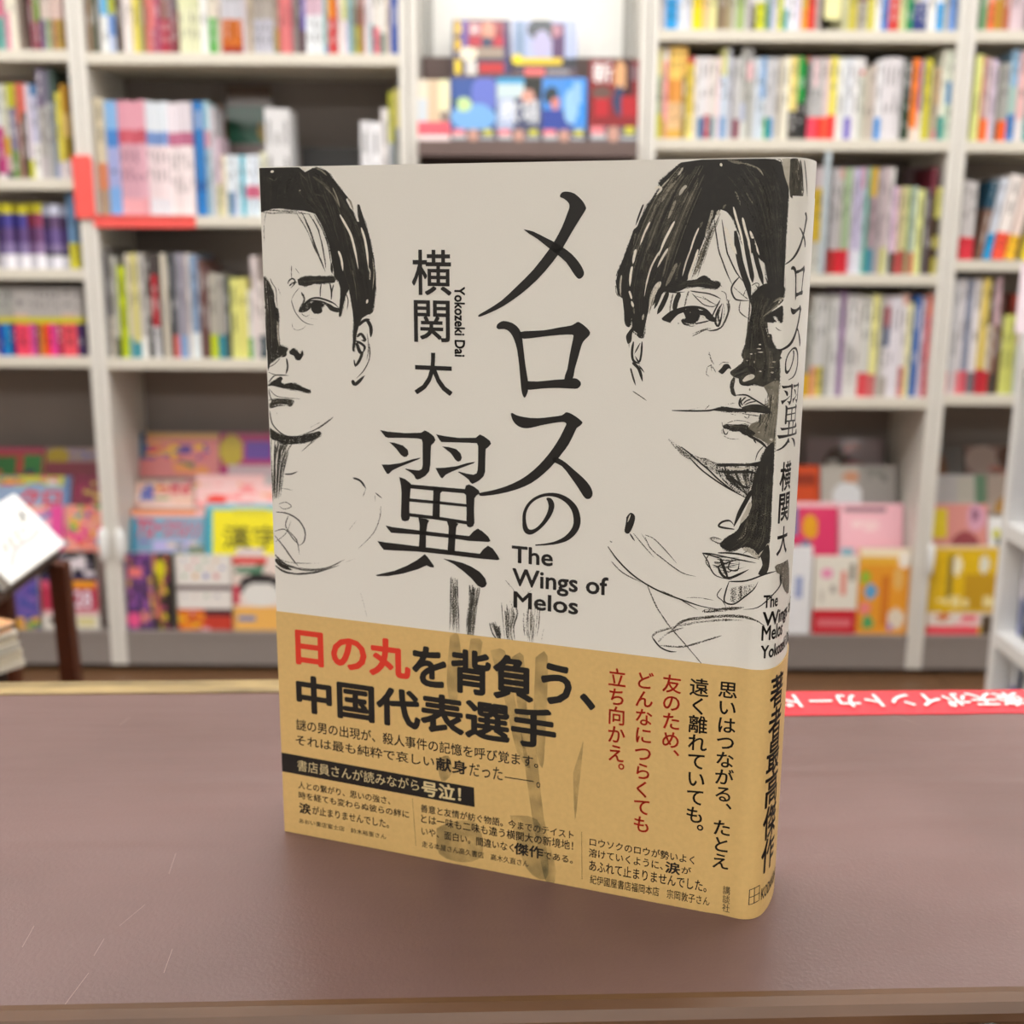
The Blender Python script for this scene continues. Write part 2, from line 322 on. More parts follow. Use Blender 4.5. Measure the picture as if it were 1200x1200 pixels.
row('''762 768 -50 a09890 .7 d0b8b8; 768 774 -50 b0a8a0 ; 774 780 -50 d4d0d8; 780 793 -50 c8d8e8 .55 0a9ae0; 793 799 -50 b8d0f0 .6 d8e4f4; 799 804 -52 f0f0f2; 804 811 -50 c8cce0; 811 816 -50 f8e000; 816 822 -50 f4d800; 822 828 -50 f0c890; 828 833 -50 d8d0a0; 833 839 -50 f0eca8; 839 844 -48 8a7a60 L3; 844 850 -50 a08468 L3; 850 857 -50 a89c78; 857 862 -50 ccccc0; 862 872 -52 a0b870; 872 879 -50 d4d0d4;
879 885 -50 d8d4d8 .65 605840; 885 897 -50 e8e4e8 .6 d8dc20; 897 903 -50 508880; 903 910 -50 cccce4; 910 917 -50 c8d030 .7 e4e040; 917 923 -50 e0e0e8 .7 30a0a8; 923 932 -50 88b8b0 .5 e8e8f0; 932 938 -50 d8d0e4; 938 946 -50 c8a830 .7 e8a020; 946 955 -52 e03828; 955 961 -50 d8d0d0;
986 994 -50 ccccA0; 994 1003 -52 ccc040; 1003 1009 -50 806858 .6 b0a898; 1009 1016 -50 886c5c .6 b4b0a4; 1016 1024 -50 d0c840; 1024 1032 -50 ecebe8; 1032 1040 -50 a8a0b8 .5 4080d0; 1040 1053 -50 d88080 .55 d84038 x2; 1053 1061 -50 ccd89c; 1061 1069 -50 98b898 .5 108850; 1069 1077 -50 c8c0b0 .6 203080; 1077 1086 -50 d0d4e4 .6 304080; 1086 1096 -50 ecebe8; 1096 1105 -50 e4e8ec .6 38a0e0; 1105 1112 -50 b8b4a8; 1112 1119 -50 6898e0''',
    35, 'top shelf, wide bookcase', 'from the display', 'books on the top shelf of the wide bookcase', SC[1])
row('''757 765 56 c8d0a0 .75 78a888; 765 775 56 e0d890 .3 a8b890 .72 c8c820; 775 781 55 e8e0e4 .15 f0a0a8 .8 d09870; 781 797 54 f4cc68 .35 e09840 .6 f4cc98 .9 e8b850 x3; 797 803 55 d8a850 .3 907840; 803 811 67 c03830 .08 d8c040 .7 f4e484; 811 817 67 e4dcd8; 817 824 67 e4e4e8 .73 3878a8; 824 831 67 e8e0e0 .7 c04050; 831 837 68 e0dcd4 .72 60a0a8; 837 842 67 f0d8dc;
842 849 56 d8d890 .3 c8d8e8 .75 70a0d0; 849 854 56 c8ccd8; 854 858 68 a8a8b0; 858 866 68 c8c8c8 .75 884858; 866 872 56 b8b8b4 .6 b8c0d8 .8 e0e4e0; 872 879 56 b4b4b4 .15 e8b8bc .35 b0b0a8; 879 884 68 c8ccd0; 884 889 68 d0dcec; 889 895 67 78a8d8 .5 d0dce4 ; 895 899 68 d4d4d8 .73 40b060; 899 904 68 d0d0d4 .73 1888d0; 904 909 68 d8d8dc; 909 914 68 c0b8a8; 914 922 67 eeeada;
922 932 67 ecd884 .65 302c28; 932 940 67 08983c .55 282828; 940 945 67 c03030 .07 181814; 945 949 68 b8b8b8 .72 f04868; 949 956 68 f4d4d8 .35 c8c8c8 .72 ff5870; 956 962 68 c4c4c4 .72 f03028; 962 969 68 e0c8c8 .72 ff5838; 969 977 67 ece054 .7 f83030; 977 983 68 f0f0ea; 983 988 68 dce0e4; 988 996 68 dce0e8 .72 7060c0; 996 1004 68 ecebec; 1004 1009 68 e0dcdc .15 d88080 .2 c8ccc0;
1009 1016 80 c4bcac; 1016 1023 76 c4b8b0; 1023 1030 70 e4e4e8 .72 3090e0; 1030 1054 68 e6e2e6 x4; 1054 1064 70 505450 .5 203820; 1064 1073 69 fc8428 .85 ecd8c8; 1073 1078 70 8070a8 .65 e8e4e4; 1078 1087 69 ccc434; 1087 1092 78 b0a890 ; 1092 1097 80 b89060 .5 b4a490 .85 d08088; 1097 1105 58 e4e4d4 .73 189088; 1105 1113 58 dce4d4 .35 5898c8 .6 c4dcc8; 1113 1121 62 dce4a4''',
    162, 'second shelf, wide bookcase', 'from the display', 'books on the second shelf of the wide bookcase', SC[2])
row(''' 950 960 195 d8ccd0 .2 d8b830 .7 ccccc4; 960 970 198 989898 .3 6c6c6c .77 982828; 970 977 197 c4c0c4 .77 b03030; 977 984 197 d0a8a0 .1 bcb8b4 .77 e02838; 984 992 197 a0b890 .77 d02838; 992 997 197 d4ccdc; 997 1003 197 c0b8d8 .77 e8e8f4; 1003 1009 196 d8a0b4 .2 d4d0e0 .8 e0e8f0; 1009 1013 196 60b0a0; 1013 1022 196 d0a838 .27 a89098 .76 4088a0; 1022 1030 197 a89ca0 ;
1030 1036 196 c8b8bc .75 c8c878; 1036 1041 196 ecebe8; 1041 1047 219 d8b8d4 .75 404038; 1047 1053 219 c8b898 .75 c05050; 1053 1059 219 e0dca0 .72 b05048; 1059 1063 219 90a878; 1063 1069 219 b8c8c0 .75 c85850; 1069 1078 222 e0e498; 1078 1084 221 605c60; 1084 1090 196 702838 .25 483028; 1090 1099 220 e8e878 .35 484028 .55 d0c850 .7 403828 .8 c8c050; 1099 1105 200 98a888; 1105 1109 200 b8b8a4''',
    320, 'third shelf, wide bookcase', 'after the standing novel', 'books on the third shelf of the wide bookcase', SC[3])
row('''1063 1070 196 c4acbc; 1070 1077 196 8088a8; 1077 1084 196 dcdcea''', 320, 'third shelf, wide bookcase', 'in the rear row', 'books in the rear row of the third shelf', SC[3], Y=YF+.17, depth=.09)
row(''' 938 948 368 8c8c84 .72 c8a020; 948 954 346 ccccc8 .7 e49c7c; 954 961 346 d0d0d0 .7 d8cc50; 961 966 346 b8b8b4 .7 909088; 966 972 346 c4c4c2; 972 978 346 d8d8d8; 978 985 341 90709c; 985 990 346 d8d4d4; 990 997 346 d4d4d4 .5 a8a8a8 .7 d8d8d4; 997 1003 346 dad6d4; 1003 1011 347 d8d8d4 .76 e05058; 1011 1016 347 ccccc8 .76 d85860; 1016 1024 345 e8e498 .78 c87070; 1024 1030 347 b8b8b0; 1030 1037 347 d0c4cc .1 984050 .3 48587c .5 dcd8dc .8 a8a098;
1037 1043 347 e4e0e8; 1043 1050 347 e0dce4; 1050 1057 345 e8b8a8 .1 e4e0e0 .7 d08080; 1057 1063 355 e4e0a4; 1063 1072 346 3868b0; 1072 1079 348 c8bccc; 1079 1089 345 e06840 .2 dc5860 .6 c83848''',
    467, 'fourth shelf, wide bookcase', 'after the standing novel', 'books on the fourth shelf of the wide bookcase', SC[4])
row('''1148 1156 -50 70a070; 1156 1164 -50 f0a090 .6 f07040; 1164 1174 -50 b88818; 1174 1182 -50 b06040; 1182 1200 -50 d8c4cc x3''',
    35, 'top shelf, end bookcase', 'from its post', 'books on the top shelf of the end bookcase', SD[1])
row('''1137 1145 64 ecf098; 1145 1148 66 c83830; 1148 1156 68 c8b0b0 .73 f87830; 1156 1163 70 d4c4d8; 1163 1168 74 989890 .75 406040; 1168 1178 74 a4a4a0 .73 f06020; 1178 1187 58 90b8d8 .4 a8c8c0 .7 3880c8; 1187 1198 60 ecbcbc .75 e8e0e0; 1198 1206 62 a0a8a4 .7 189088''',
    163, 'second shelf, end bookcase', 'from its post', 'books on the second shelf of the end bookcase', SD[2])
row('''1123 1139 212 ccc8c8 .71 d83040 x2; 1143 1151 212 205068 .35 806050 L8; 1152 1160 208 dce2ee .68 10a0e0 L9; 1162 1176 205 f4ece8 .68 f85840 L9; 1178 1189 208 ecd8d0 .7 f8c430 L10; 1190 1196 212 605838 L10; 1196 1206 210 c8b0a0 .66 f0d830 L10''',
    303, 'third shelf, end bookcase', 'from its post', 'books on the third shelf of the end bookcase', SD[3])
row('''1103 1110 328 ccccd0 .8 e08890; 1110 1117 327 d4d4d8 ; 1117 1123 327 dcd8dc .8 e89098; 1123 1131 326 8890a8 .8 d85868; 1131 1142 326 e4e0e4 .81 707078; 1142 1150 326 e4cc6c .78 c02838; 1150 1156 326 443c30 .4 d8d0c0 .8 d03038; 1156 1163 326 ccacb4 .4 886858 .82 404038; 1163 1168 345 5c4038; 1169 1185 370 ccd070 x2; 1185 1196 380 c8b8b0 .3 b8c0b8; 1196 1206 372 c8b8b0''',
    462, 'fourth shelf, end bookcase', 'from its post', 'books on the fourth shelf of the end bookcase', SD[4])
row('''1174 1182 345 e06050; 1182 1190 346 e8a098''', 462, 'fourth shelf, end bookcase', 'in the rear row', 'books in the rear row of the fourth shelf', SD[4], Y=YF+.17, depth=.09)

# ------------------------------------------------------------------ face-out covers
M_cover = print_mat('printed_cover', .3, .15)
M_red = mat('red_plastic', 'f8605a', .35, var=.1, scale=30)
M_ink = mat('black_ink', '26221d', .55)
def cover(px0, py0, px1, py1, Y, ops, label, cat='magazine', name='magazine', group=None, dy=.05, thick=.006, base='e8e0d8', nx=26, ny=32, words=(), busy=None, zb=None):
    a, b = at(px0, py1, Y), at(px1, py1, Y)
    lim = inside((a.x+b.x)/2)
    if lim: a.x = max(a.x, lim[0]); b.x = min(b.x, lim[1])
    top = at(px0, py0, Y+dy)
    zb = a.z if zb is None else zb
    wd = b.x-a.x; hh = math.hypot(top.z-zb, dy); tilt = math.atan2(dy, top.z-zb)
    grid = [[lin(base)]*nx for _ in range(ny)]
    def paint(f, c):
        c = lin(c)
        for j in range(ny):
            for i in range(nx):
                if f((i+.5)/nx, (j+.5)/ny): grid[j][i] = c
    def run(ops):
        for op in ops:
            if op[0] == 'r': _, x0, y0, x1, y1, c = op; paint(lambda u, v: x0 <= u < x1 and y0 <= v < y1, c)
            elif op[0] == 'e': _, cx, cy, rx, ry, c = op; paint(lambda u, v: ((u-cx)/rx)**2+((v-cy)/ry)**2 < 1, c)
            elif op[0] == 'b':      # busy small print: many little patches
                _, x0, y0, x1, y1, n, pal = op
                for _k in range(n):
                    cx, cy = random.uniform(x0, x1), random.uniform(y0, y1); rx, ry = random.uniform(.03, .11), random.uniform(.02, .07)
                    cc = random.choice(pal); paint(lambda u, v: abs(u-cx) < rx and abs(v-cy) < ry and x0 <= u <= x1 and y0 <= v <= y1, cc)
    run(ops)
    vs, fs, cs = [], [], []
    for j in range(ny+1):
        for i in range(nx+1): vs.append((wd*i/nx, 0, hh*(1-j/ny)))
    n1 = nx+1
    for j in range(ny):
        for i in range(nx):
            fs.append((j*n1+i, (j+1)*n1+i, (j+1)*n1+i+1, j*n1+i+1)); cs.append(grid[j][i])
    k = len(vs); vs += [(0, thick, 0), (wd, thick, 0), (wd, thick, hh), (0, thick, hh)]
    bl, br, tl, tr = ny*n1, ny*n1+nx, 0, nx
    pg = lin('ddd6c6')
    fs += [(k+1, k, k+3, k+2), (bl, k, k+1, br)[::-1], (tl, tr, k+2, k+3)[::-1], (bl, tl, k+3, k)[::-1], (br, k+1, k+2, tr)[::-1]]
    cs += [lin(base), pg, pg, lin(base), pg]
    o = mesh(name, vs, fs, M_cover, loc=(a.x, a.y, zb), colors=cs)
    o.rotation_euler = (-tilt, 0, 0)
    props(o, label, cat, group)
    for (s, x0, y0, x1, y1, c, bold) in words:
        gv, gf = glyphs(s, bold); xs = [p[0] for p in gv]; ys = [p[1] for p in gv]
        mx0, mx1, my0, my1 = min(xs), max(xs), min(ys), max(ys)
        V = [(wd*(x0+(x-mx0)/(mx1-mx0)*(x1-x0)), -.0004-(i//GN[0])*4e-6, hh*(1-(y1+(y-my0)/(my1-my0)*(y0-y1)))) for i, (x, y) in enumerate(gv)]
        mesh('cover_lettering', V, gf, mat('print_'+c, c, .4), o)
    return o
P_kids = ['e84890', 'f0c030', '48a8d8', '60b050', 'f07850', 'e8e0e0', '8060b0', 'd83848']
P_mag = ['d85878', 'e0a040', '4868a8', 'e8d8d0', 'b03860', '70a060']
YT = [YF+.012, YF+.07, YF+.13, YF+.19]
GL, GR = 'puzzle magazines in the lower display racks', 'books in the lower display racks'
# display risers inside the lower compartments
M_riser = mat('riser_board', 'b8b0a8', .5)
def riser(x0, x1, label):
    r = empty('display_riser', ((x0+x1)/2, YF+.05, zkick), label=label, cat='display rack')
    hw = (x1-x0)/2-.026
    for i, (Y, py) in enumerate(((YT[1]+.0, 652), (YT[2]+.0, 598), (YT[3]+.0, 562))):
        z = at(600, py, Y).z-zkick
        box('step', (-hw, Y-YF-.05, .0002), (hw, Y-YF-.05+.055, z-.002), M_riser, r)
riser(-1.90, xAB, 'stepped display rack under the comics shelves'); riser(xAB, xBc, 'stepped display rack under the red-strip bookcase')
riser(xcC, xCD, 'stepped display rack under the wide bookcase'); riser(xCD, 1.80, 'stepped display rack under the end bookcase')
def step(i): return at(600, (748, 652, 598, 562)[i], YT[i]).z + .0006 if i else zkick+.0006
def C(px0, py0, px1, py1, tier, ops, label, **k):
    k.setdefault('group', GL if px0 < 500 else GR); k.setdefault('zb', step(tier))
    k.setdefault('dy', .012 if tier == 0 else .03)
    return cover(px0, py0, px1, py1, YT[tier], ops, label, **k)
# comics side
C(-28, 650, 48, 747, 0, [('b', 0, 0, 1, 1, 60, ['5848a0', '8060b0', '4050a0', 'c8b8d8']), ('e', .35, .62, .18, .1, 'e8c030'), ('b', 0, .85, 1, 1, 16, ['e0a840', '60a050'])], 'purple illustrated magazine behind the brown table leg', base='6a58a8')
C(52, 646, 118, 748, 0, [('r', 0, 0, 1, .32, '202028'), ('b', .3, .05, 1, .3, 16, ['e8e0e8', 'a098b0']), ('r', .0, .32, 1, .38, '383060'), ('r', .4, .38, .95, .48, 'f0a020'), ('r', 0, .48, 1, .74, 'b83050'), ('r', 0, .74, 1, .8, 'd8a0a8'), ('r', 0, .8, 1, 1, 'e0dcd4'), ('r', .12, .84, .55, .94, '605c58'), ('r', .6, .84, .92, .97, 'd8d098')],
  'magazine with black top and large white number beside the post', base='d85878', words=[('328', .42, .5, .88, .72, 'e8e0f0', .02)])
C(-20, 592, 74, 652, 1, [('b', 0, 0, 1, 1, 70, P_kids), ('r', .84, 0, 1, 1, 'e850a0')], 'pink children\'s magazine behind the white card', base='f0a8c0')
C(76, 592, 121, 652, 1, [('b', 0, 0, 1, 1, 40, P_kids), ('b', 0, .4, 1, .75, 20, ['f02890', 'e84890'])], 'pink and orange children\'s magazine beside the post', base='f0a090')
C(-20, 557, 82, 600, 2, [('r', 0, 0, 1, .3, 'c8c850'), ('b', 0, 0, 1, .3, 12, P_kids), ('r', 0, .3, 1, 1, '90a8c8'), ('r', .93, 0, 1, 1, '6080b0')], 'blue and yellow crossword magazine with red katakana', base='90b0d0', words=[('クロ', .42, .42, .9, .95, 'd02838', .05)])
C(84, 557, 122, 600, 2, [('b', 0, 0, 1, 1, 40, ['a02858', 'c8a850', '803040', 'd0b060'])], 'maroon puzzle magazine beside the post', base='802848')
C(-20, 524, 52, 566, 3, [('r', 0, .0, 1, .2, 'a03858'), ('r', .15, .3, .55, 1, '286830'), ('r', .65, .25, .95, .95, '307838'), ('b', 0, .6, 1, 1, 8, ['203050', 'c03030'])], 'red and green puzzle magazine at the rear step', base='a84038')
C(54, 524, 116, 566, 3, [('r', 0, 0, 1, .5, '988080'), ('e', .2, .3, .22, .28, 'a89020'), ('r', 0, .5, 1, 1, '803040'), ('b', .4, .0, 1, .4, 12, ['8078a0', 'a89868'])], 'maroon magazine with a yellow disc at the rear step', base='803848')
# red-strip side
C(141, 648, 182, 746, 0, [('b', 0, 0, 1, 1, 70, ['503078', '7848a0', 'd8a850', '9858a0', '382848', 'e08878']), ('r', .1, .2, .6, .3, 'f08080'), ('e', .25, .87, .25, .1, 'e85890')], 'purple illustrated magazine next to the post', base='583868', thick=.01)
C(183, 648, 207, 746, 0, [('b', 0, 0, .75, 1, 40, ['d8c030', 'e08068', 'a04868', '604038']), ('e', .35, .2, .25, .12, 'd8d020'), ('r', .75, 0, 1, 1, '202020')], 'black and yellow magazine next to the dotted one', base='302428')
C(210, 650, 273, 746, 0, [('b', .02, .02, .98, .4, 1, ['e8e4e0'])]+[('r', .1+.2*i+(.1 if j % 2 else 0), .06+.1*j, .17+.2*i+(.1 if j % 2 else 0), .1+.1*j, ['6878c0', 'd87880', '70b080', 'd8a860'][(i+j) % 4]) for i in range(4) for j in range(3)]+[('r', 0, .42, 1, .48, '584048')]
  + [('r', .1+.2*i, .53+.08*j, .16+.2*i, .56+.08*j, ['9098b0', 'c8a0a0', '90b098'][(i+j) % 3]) for i in range(4) for j in range(2)] + [('r', 0, .72, 1, 1, 'c84030'), ('b', 0, .74, .6, 1, 12, ['f0c020', 'e88828', 'f0b0b8']), ('r', .5, .72, 1, .8, '502830')], 'white magazine covered in small dots', base='e8e4e0')
C(275, 650, 340, 746, 0, [('r', 0, .04, .6, .11, 'e04848'), ('b', .05, .13, .6, .25, 8, ['5a8a70']), ('e', .5, .42, .4, .18, '282428'), ('e', .5, .52, .33, .16, 'e8e8e4'), ('r', 0, .4, .12, .65, 'd04058'), ('r', 0, .7, 1, 1, 'f0b860'), ('r', .08, .8, .4, .87, '5088c8')], 'magazine with a round black and white bird on orange', base='ecdcd4')
C(140, 597, 239, 652, 1, [('r', 0, 0, .9, .14, 'f09868'), ('r', 0, .15, 1, 1, '7ba4c0'), ('r', 0, .2, .07, 1, '3090b0'), ('r', .3, .7, .9, .95, 'b8b0e0'), ('b', .1, .7, 1, 1, 12, ['d8c8a8', '9070b8', '7a8870'])], 'pink-topped puzzle magazine with red katakana', base='f0b8b8', words=[('アロー', .09, .2, .44, .64, 'd03850', .05), ('スケルトン', .46, .22, .95, .64, 'd04050', .04)])
C(241, 590, 345, 652, 1, [('r', .08, .12, .92, 1, 'f0e410'), ('r', 0, 0, 1, .08, '90c8d8'), ('r', .3, .1, .7, .22, 'd8d030'), ('r', .35, .88, .65, 1, 'd8c8d0')], 'teal drill book with yellow panel and two black kanji', base='38a8c0', thick=.02, words=[('漢字', .2, .44, .82, .88, '24240c', .012)])
C(155, 564, 227, 602, 2, [('b', 0, 0, 1, 1, 26, P_mag), ('r', .1, .8, 1, 1, 'e8c8c0')], 'puzzle magazine with a big blue kanji', base='e0b8a8', words=[('点', .07, .1, .33, .75, '2060b8', .05), ('つなぎ', .38, .12, .95, .5, 'c83048', .05)])
C(229, 556, 345, 602, 2, [('b', 0, .1, .8, 1, 28, ['f08888', 'e8a048', 'e0b8b0', 'f0c8c8']), ('e', .22, .75, .1, .16, 'e83828'), ('r', .68, .0, .95, .3, 'b8b0b0')], 'pale pink puzzle magazine behind the teal drill book', base='f0c0c0')
C(160, 507, 256, 566, 3, [('r', 0, 0, 1, .14, 'd8a860'), ('b', 0, .2, .9, .6, 34, ['503890', 'e8b030', 'c83060', '3050a0', 'd07080']), ('b', .3, .62, 1, .9, 8, ['e89848', '607848']), ('r', 0, 0, .06, .6, '205880')], 'rainbow-lettered children\'s magazine at the rear step', base='d88080')
C(257, 507, 345, 566, 3, [('e', .16, .4, .16, .36, 'c0a818'), ('r', .35, .2, .7, .6, '6030a0'), ('r', .72, .15, .85, .7, 'd8a030'), ('r', .1, .72, .9, 1, 'c8b0b8')], 'magenta magazine with a yellow disc at the rear step', base='b01868')
# wide side
C(880, 640, 948, 741, 0, [('r', .75, .35, .85, .6, '90a0d0')], 'plain white paperback next to the standing novel', base='eceef2', cat='paperback', name='paperback_book', thick=.012)
C(951, 652, 1002, 741, 0, [('e', .28, .22, .14, .07, 'f098c0'), ('r', .6, .18, .72, .5, 'e88878'), ('r', .82, .08, .92, .3, '908878'), ('r', .4, .38, .5, .46, 'a8a098'), ('r', .15, .45, .25, .6, 'c8c4b8'), ('r', 0, .7, 1, 1, 'd02838'), ('r', .12, .8, .9, .9, 'e07880')], 'cream paperback with red band at its foot', base='ece8dc', cat='paperback', name='paperback_book', thick=.016)
C(1003, 643, 1071, 741, 0, [('r', 0, 0, 1, .08, 'fbeccb'), ('r', 0, .08, 1, .2, 'f0b840'), ('e', .9, .12, .14, .1, 'fbf4e8'), ('e', .13, .34, .1, .08, '98c040'), ('e', .25, .5, .13, .09, '60a8d8'), ('e', .15, .7, .11, .07, 'f08888'), ('e', .22, .87, .12, .08, '58a868'), ('r', .45, .32, .6, .9, 'd87c28'), ('e', .78, .35, .1, .14, 'e8b868'), ('e', .78, .82, .17, .12, 'e8dcc8'), ('e', .66, .92, .06, .05, 'b890c8')], 'orange paperback with coloured dots in front row', base='eca030', cat='paperback', name='paperback_book', thick=.018)
C(905, 588, 981, 655, 1, [('r', 0, 0, 1, .08, 'f0c0c8'), ('r', .25, .1, .4, .6, '2888b0'), ('e', .58, .45, .12, .22, 'e0a020'), ('b', .2, .7, .6, 1, 10, ['2878a0', '7a3060', 'c03058'])], 'crimson book with an orange drop shape', base='d83868', cat='paperback', name='paperback_book')
C(983, 590, 1058, 655, 1, [('r', .08, .07, .75, .17, '987880'), ('b', .1, .3, .95, .6, 6, ['f8d8d8']), ('r', .04, .82, .25, .97, '80b8c8')], 'pale pink book with a row of small dark title letters', base='f4bcc8', cat='paperback', name='paperback_book')
C(925, 545, 960, 600, 2, [('r', .0, .2, .9, .45, 'a83c20')], 'orange-red book behind the crimson one', base='e85828', cat='paperback', name='paperback_book')
C(962, 545, 1050, 602, 2, [('r', .5, .0, 1, 1, 'a8a4a0'), ('e', .35, .65, .2, .28, 'f4f8fc'), ('e', .4, .25, .12, .12, 'd8a080'), ('b', .6, .1, .9, .35, 8, ['787c74', '909088']), ('r', .15, .85, .6, .95, '586048')], 'white and grey photo book with pointed white shape', base='ccc8c0', cat='paperback', name='paperback_book')
C(945, 514, 1034, 566, 3, [('e', .42, .7, .2, .5, '483830'), ('e', .35, .75, .1, .3, 'd0d0cc'), ('b', .5, .1, .8, .6, 8, ['a04858', '985040'])], 'mauve photo book at the rear step', base='8c7c80', cat='paperback', name='paperback_book')
C(1085, 640, 1173, 741, 0, [('r', 0, 0, 1, .03, 'f0d8a0'), ('r', .1, .06, .9, .72, 'e8c018'), ('r', .45, .3, .9, .72, 'c89c20'), ('e', .36, .22, .05, .12, 'f8f0d0'), ('e', .72, .2, .07, .1, 'e8e8d8'), ('r', .22, .1, .3, .6, '988030'), ('b', .1, .55, .9, .7, 8, ['f0e0a0']), ('r', 0, .75, 1, .9, 'e8dcd4'), ('e', .22, .8, .09, .04, 'd87838'), ('r', 0, .9, .7, 1, 'f05060'), ('b', .4, .78, .7, .92, 8, ['f06070', 'f8c8cc']), ('r', .75, .77, .9, 1, '584838')], 'bright yellow magazine with red and white foot', base='e0b828', thick=.014)
C(1088, 590, 1157, 655, 1, [('r', 0, .1, .3, .62, 'e0c818'), ('e', .8, .25, .16, .25, 'd8a0b8'), ('e', .62, .8, .25, .3, '984048'), ('e', .78, .2, .06, .12, '906078')], 'pink photo magazine with a yellow square', base='d89088')
C(1159, 606, 1186, 655, 1, [('e', .35, .4, .2, .12, 'c8c850'), ('e', .5, .6, .2, .12, '304858')], 'small white book with a dark dot', base='e8e8e8', cat='paperback', name='paperback_book')
C(1088, 556, 1156, 602, 2, [('r', .82, 0, 1, 1, '688c70'), ('r', .5, .05, .8, .95, 'c4c0b4')], 'white book with green spine edge', base='bcb8b8', cat='paperback', name='paperback_book')
C(1157, 556, 1200, 602, 2, [('e', .6, .95, .4, .4, 'b88838')], 'beige book with an ochre arc', base='b0a094', cat='paperback', name='paperback_book')
C(1090, 525, 1130, 566, 3, [('e', .2, .6, .3, .5, '805028')], 'dark photo book with a brown shape, rear step', base='6a6664', cat='paperback', name='paperback_book')
C(1132, 522, 1200, 566, 3, [('e', .3, .4, .3, .4, 'b8a49c'), ('e', .7, .3, .15, .3, '5c3828'), ('b', .4, .5, 1, 1, 10, ['c8a098', 'c07868', '706048'])], 'brown and pink photo book, rear step', base='8c7068', cat='paperback', name='paperback_book')
# on the open part of the second red-strip shelf
zb2 = SB[2]+.0006
cover(270, 100, 322, 252, YF+.2, [('r', 0, 0, 1, .17, '584438'), ('r', 0, .17, 1, .45, '20604a'), ('e', .85, .35, .2, .08, 'a08830'), ('r', .1, .45, 1, .6, '887878'), ('e', .35, .65, .2, .12, '4a4a28'), ('r', .6, .55, 1, .8, '907078')], 'dark green picture book leaning at the back', 'book', 'picture_book', dy=.02, base='786864', zb=zb2)
cover(238, 122, 270, 252, YF+.2, [('e', .55, .28, .42, .33, '804818'), ('e', .5, .25, .25, .2, '985c20')], 'dark picture book with a brown oval, leaning behind booklets', 'book', 'picture_book', dy=.02, base='443c38', zb=zb2)
b = at(346, 172, YF+.1); b2 = at(424, 252, YF+.1)
r = empty('book_bin', ((b.x+b2.x)/2, YF+.1, zb2), label='low black plastic book support between two white booklets', cat='book support')
hw = (b2.x-b.x)/2-.004
box('base_plate', (-hw, -.06, 0), (hw, .06, .004), mat('black_plastic', '2a2a2a', .4), r, bev=.001)
box('upright_plate', (-hw, .055, .004), (hw, .062, at(380, 173, YF+.16).z-zb2), mat('black_plastic', '2a2a2a', .4), r, bev=.001)

# ------------------------------------------------------------------ red strip, red tag, shelf cards
zt = SB[2]
r = empty('shelf_strip', (X(170, 258), YF-.003, zt-.014), label='long red plastic strip clipped on the shelf edge under booklets', cat='shelf label')
hw = (X(229, 258)-X(110, 258))/2
box('strip', (-hw, -.002, -.015), (hw, .0015, .015), M_red, r, bev=.001)
box('lip', (-hw, -.006, .012), (hw, -.002, .015), M_red, r)
p0, p1 = at(89, 182, YF-.002), at(106, 256, YF-.002)
r = empty('post_tag', ((p0.x+p1.x)/2+.001, YF-.004, p1.z), label='upright red tag fixed on the white post', cat='shelf label')
hw = .0225
box('tag_plate', (-hw, -.004, 0), (hw, .0025, p0.z-p1.z), M_red, r, bev=.002)
box('tag_side', (hw-.001, -.004, 0), (hw+.002, .03, p0.z-p1.z-.01), M_red, r)
# cream card standing out of the top shelf of the wide bookcase
p0, p1 = at(967, -6, YF+.0), at(984, 23, YF)
box('index_card', (p0.x, YF-.006, p1.z), (p1.x, YF-.003, p0.z), mat('pale_yellow_card', 'f4f0b0', .5), label='pale yellow index card hanging over the top shelf edge', cat='card')
p0, p1 = at(967, 196, YF+.0), at(979, 168, YF)
box('shelf_divider', (p0.x, YF-.004, SC[3]+.001), (p0.x+.012, YF+.012, SC[2]-.028), mat('pale_blue_plastic', 'b8c4cc', .35), label='pale grey-blue upright divider between paperbacks', cat='divider')
# posts: rounded clips at the bottom racks
M_clip = mat('white_clip', 'f2f4f4', .3)
for (px, who) in ((121, 'comics side'), (141, 'red-strip side')):
    p = at(px, 638, YF-.006)
    vs, fs = [], []
    n = 12
    for (zz, rr) in ((-.045, .004), (-.04, .009), (-.01, .0125), (.012, .0135), (.03, .0125), (.038, .008), (.042, .003)):
        for j in range(n): a = 2*math.pi*j/n; vs.append((math.cos(a)*rr, math.sin(a)*rr*.6, zz))
    for i in range(6):
        for j in range(n): fs.append((i*n+j, i*n+(j+1) % n, (i+1)*n+(j+1) % n, (i+1)*n+j))
    fs.append(tuple(range(n))[::-1]); fs.append(tuple(6*n+j for j in range(n)))
    mesh('rack_clip', vs, fs, M_clip, loc=p, smooth=True, label='glossy white clip on the post, %s' % who, cat='clip', group='white rack clips on the post')
p = at(1091, 655, YF-.006)
mesh('rack_clip', [(v[0]*.7, v[1], v[2]) for v in vs], fs, M_clip, loc=p, smooth=True, label='glossy white clip beside the bright yellow magazine', cat='clip', group='white rack clips on the post')

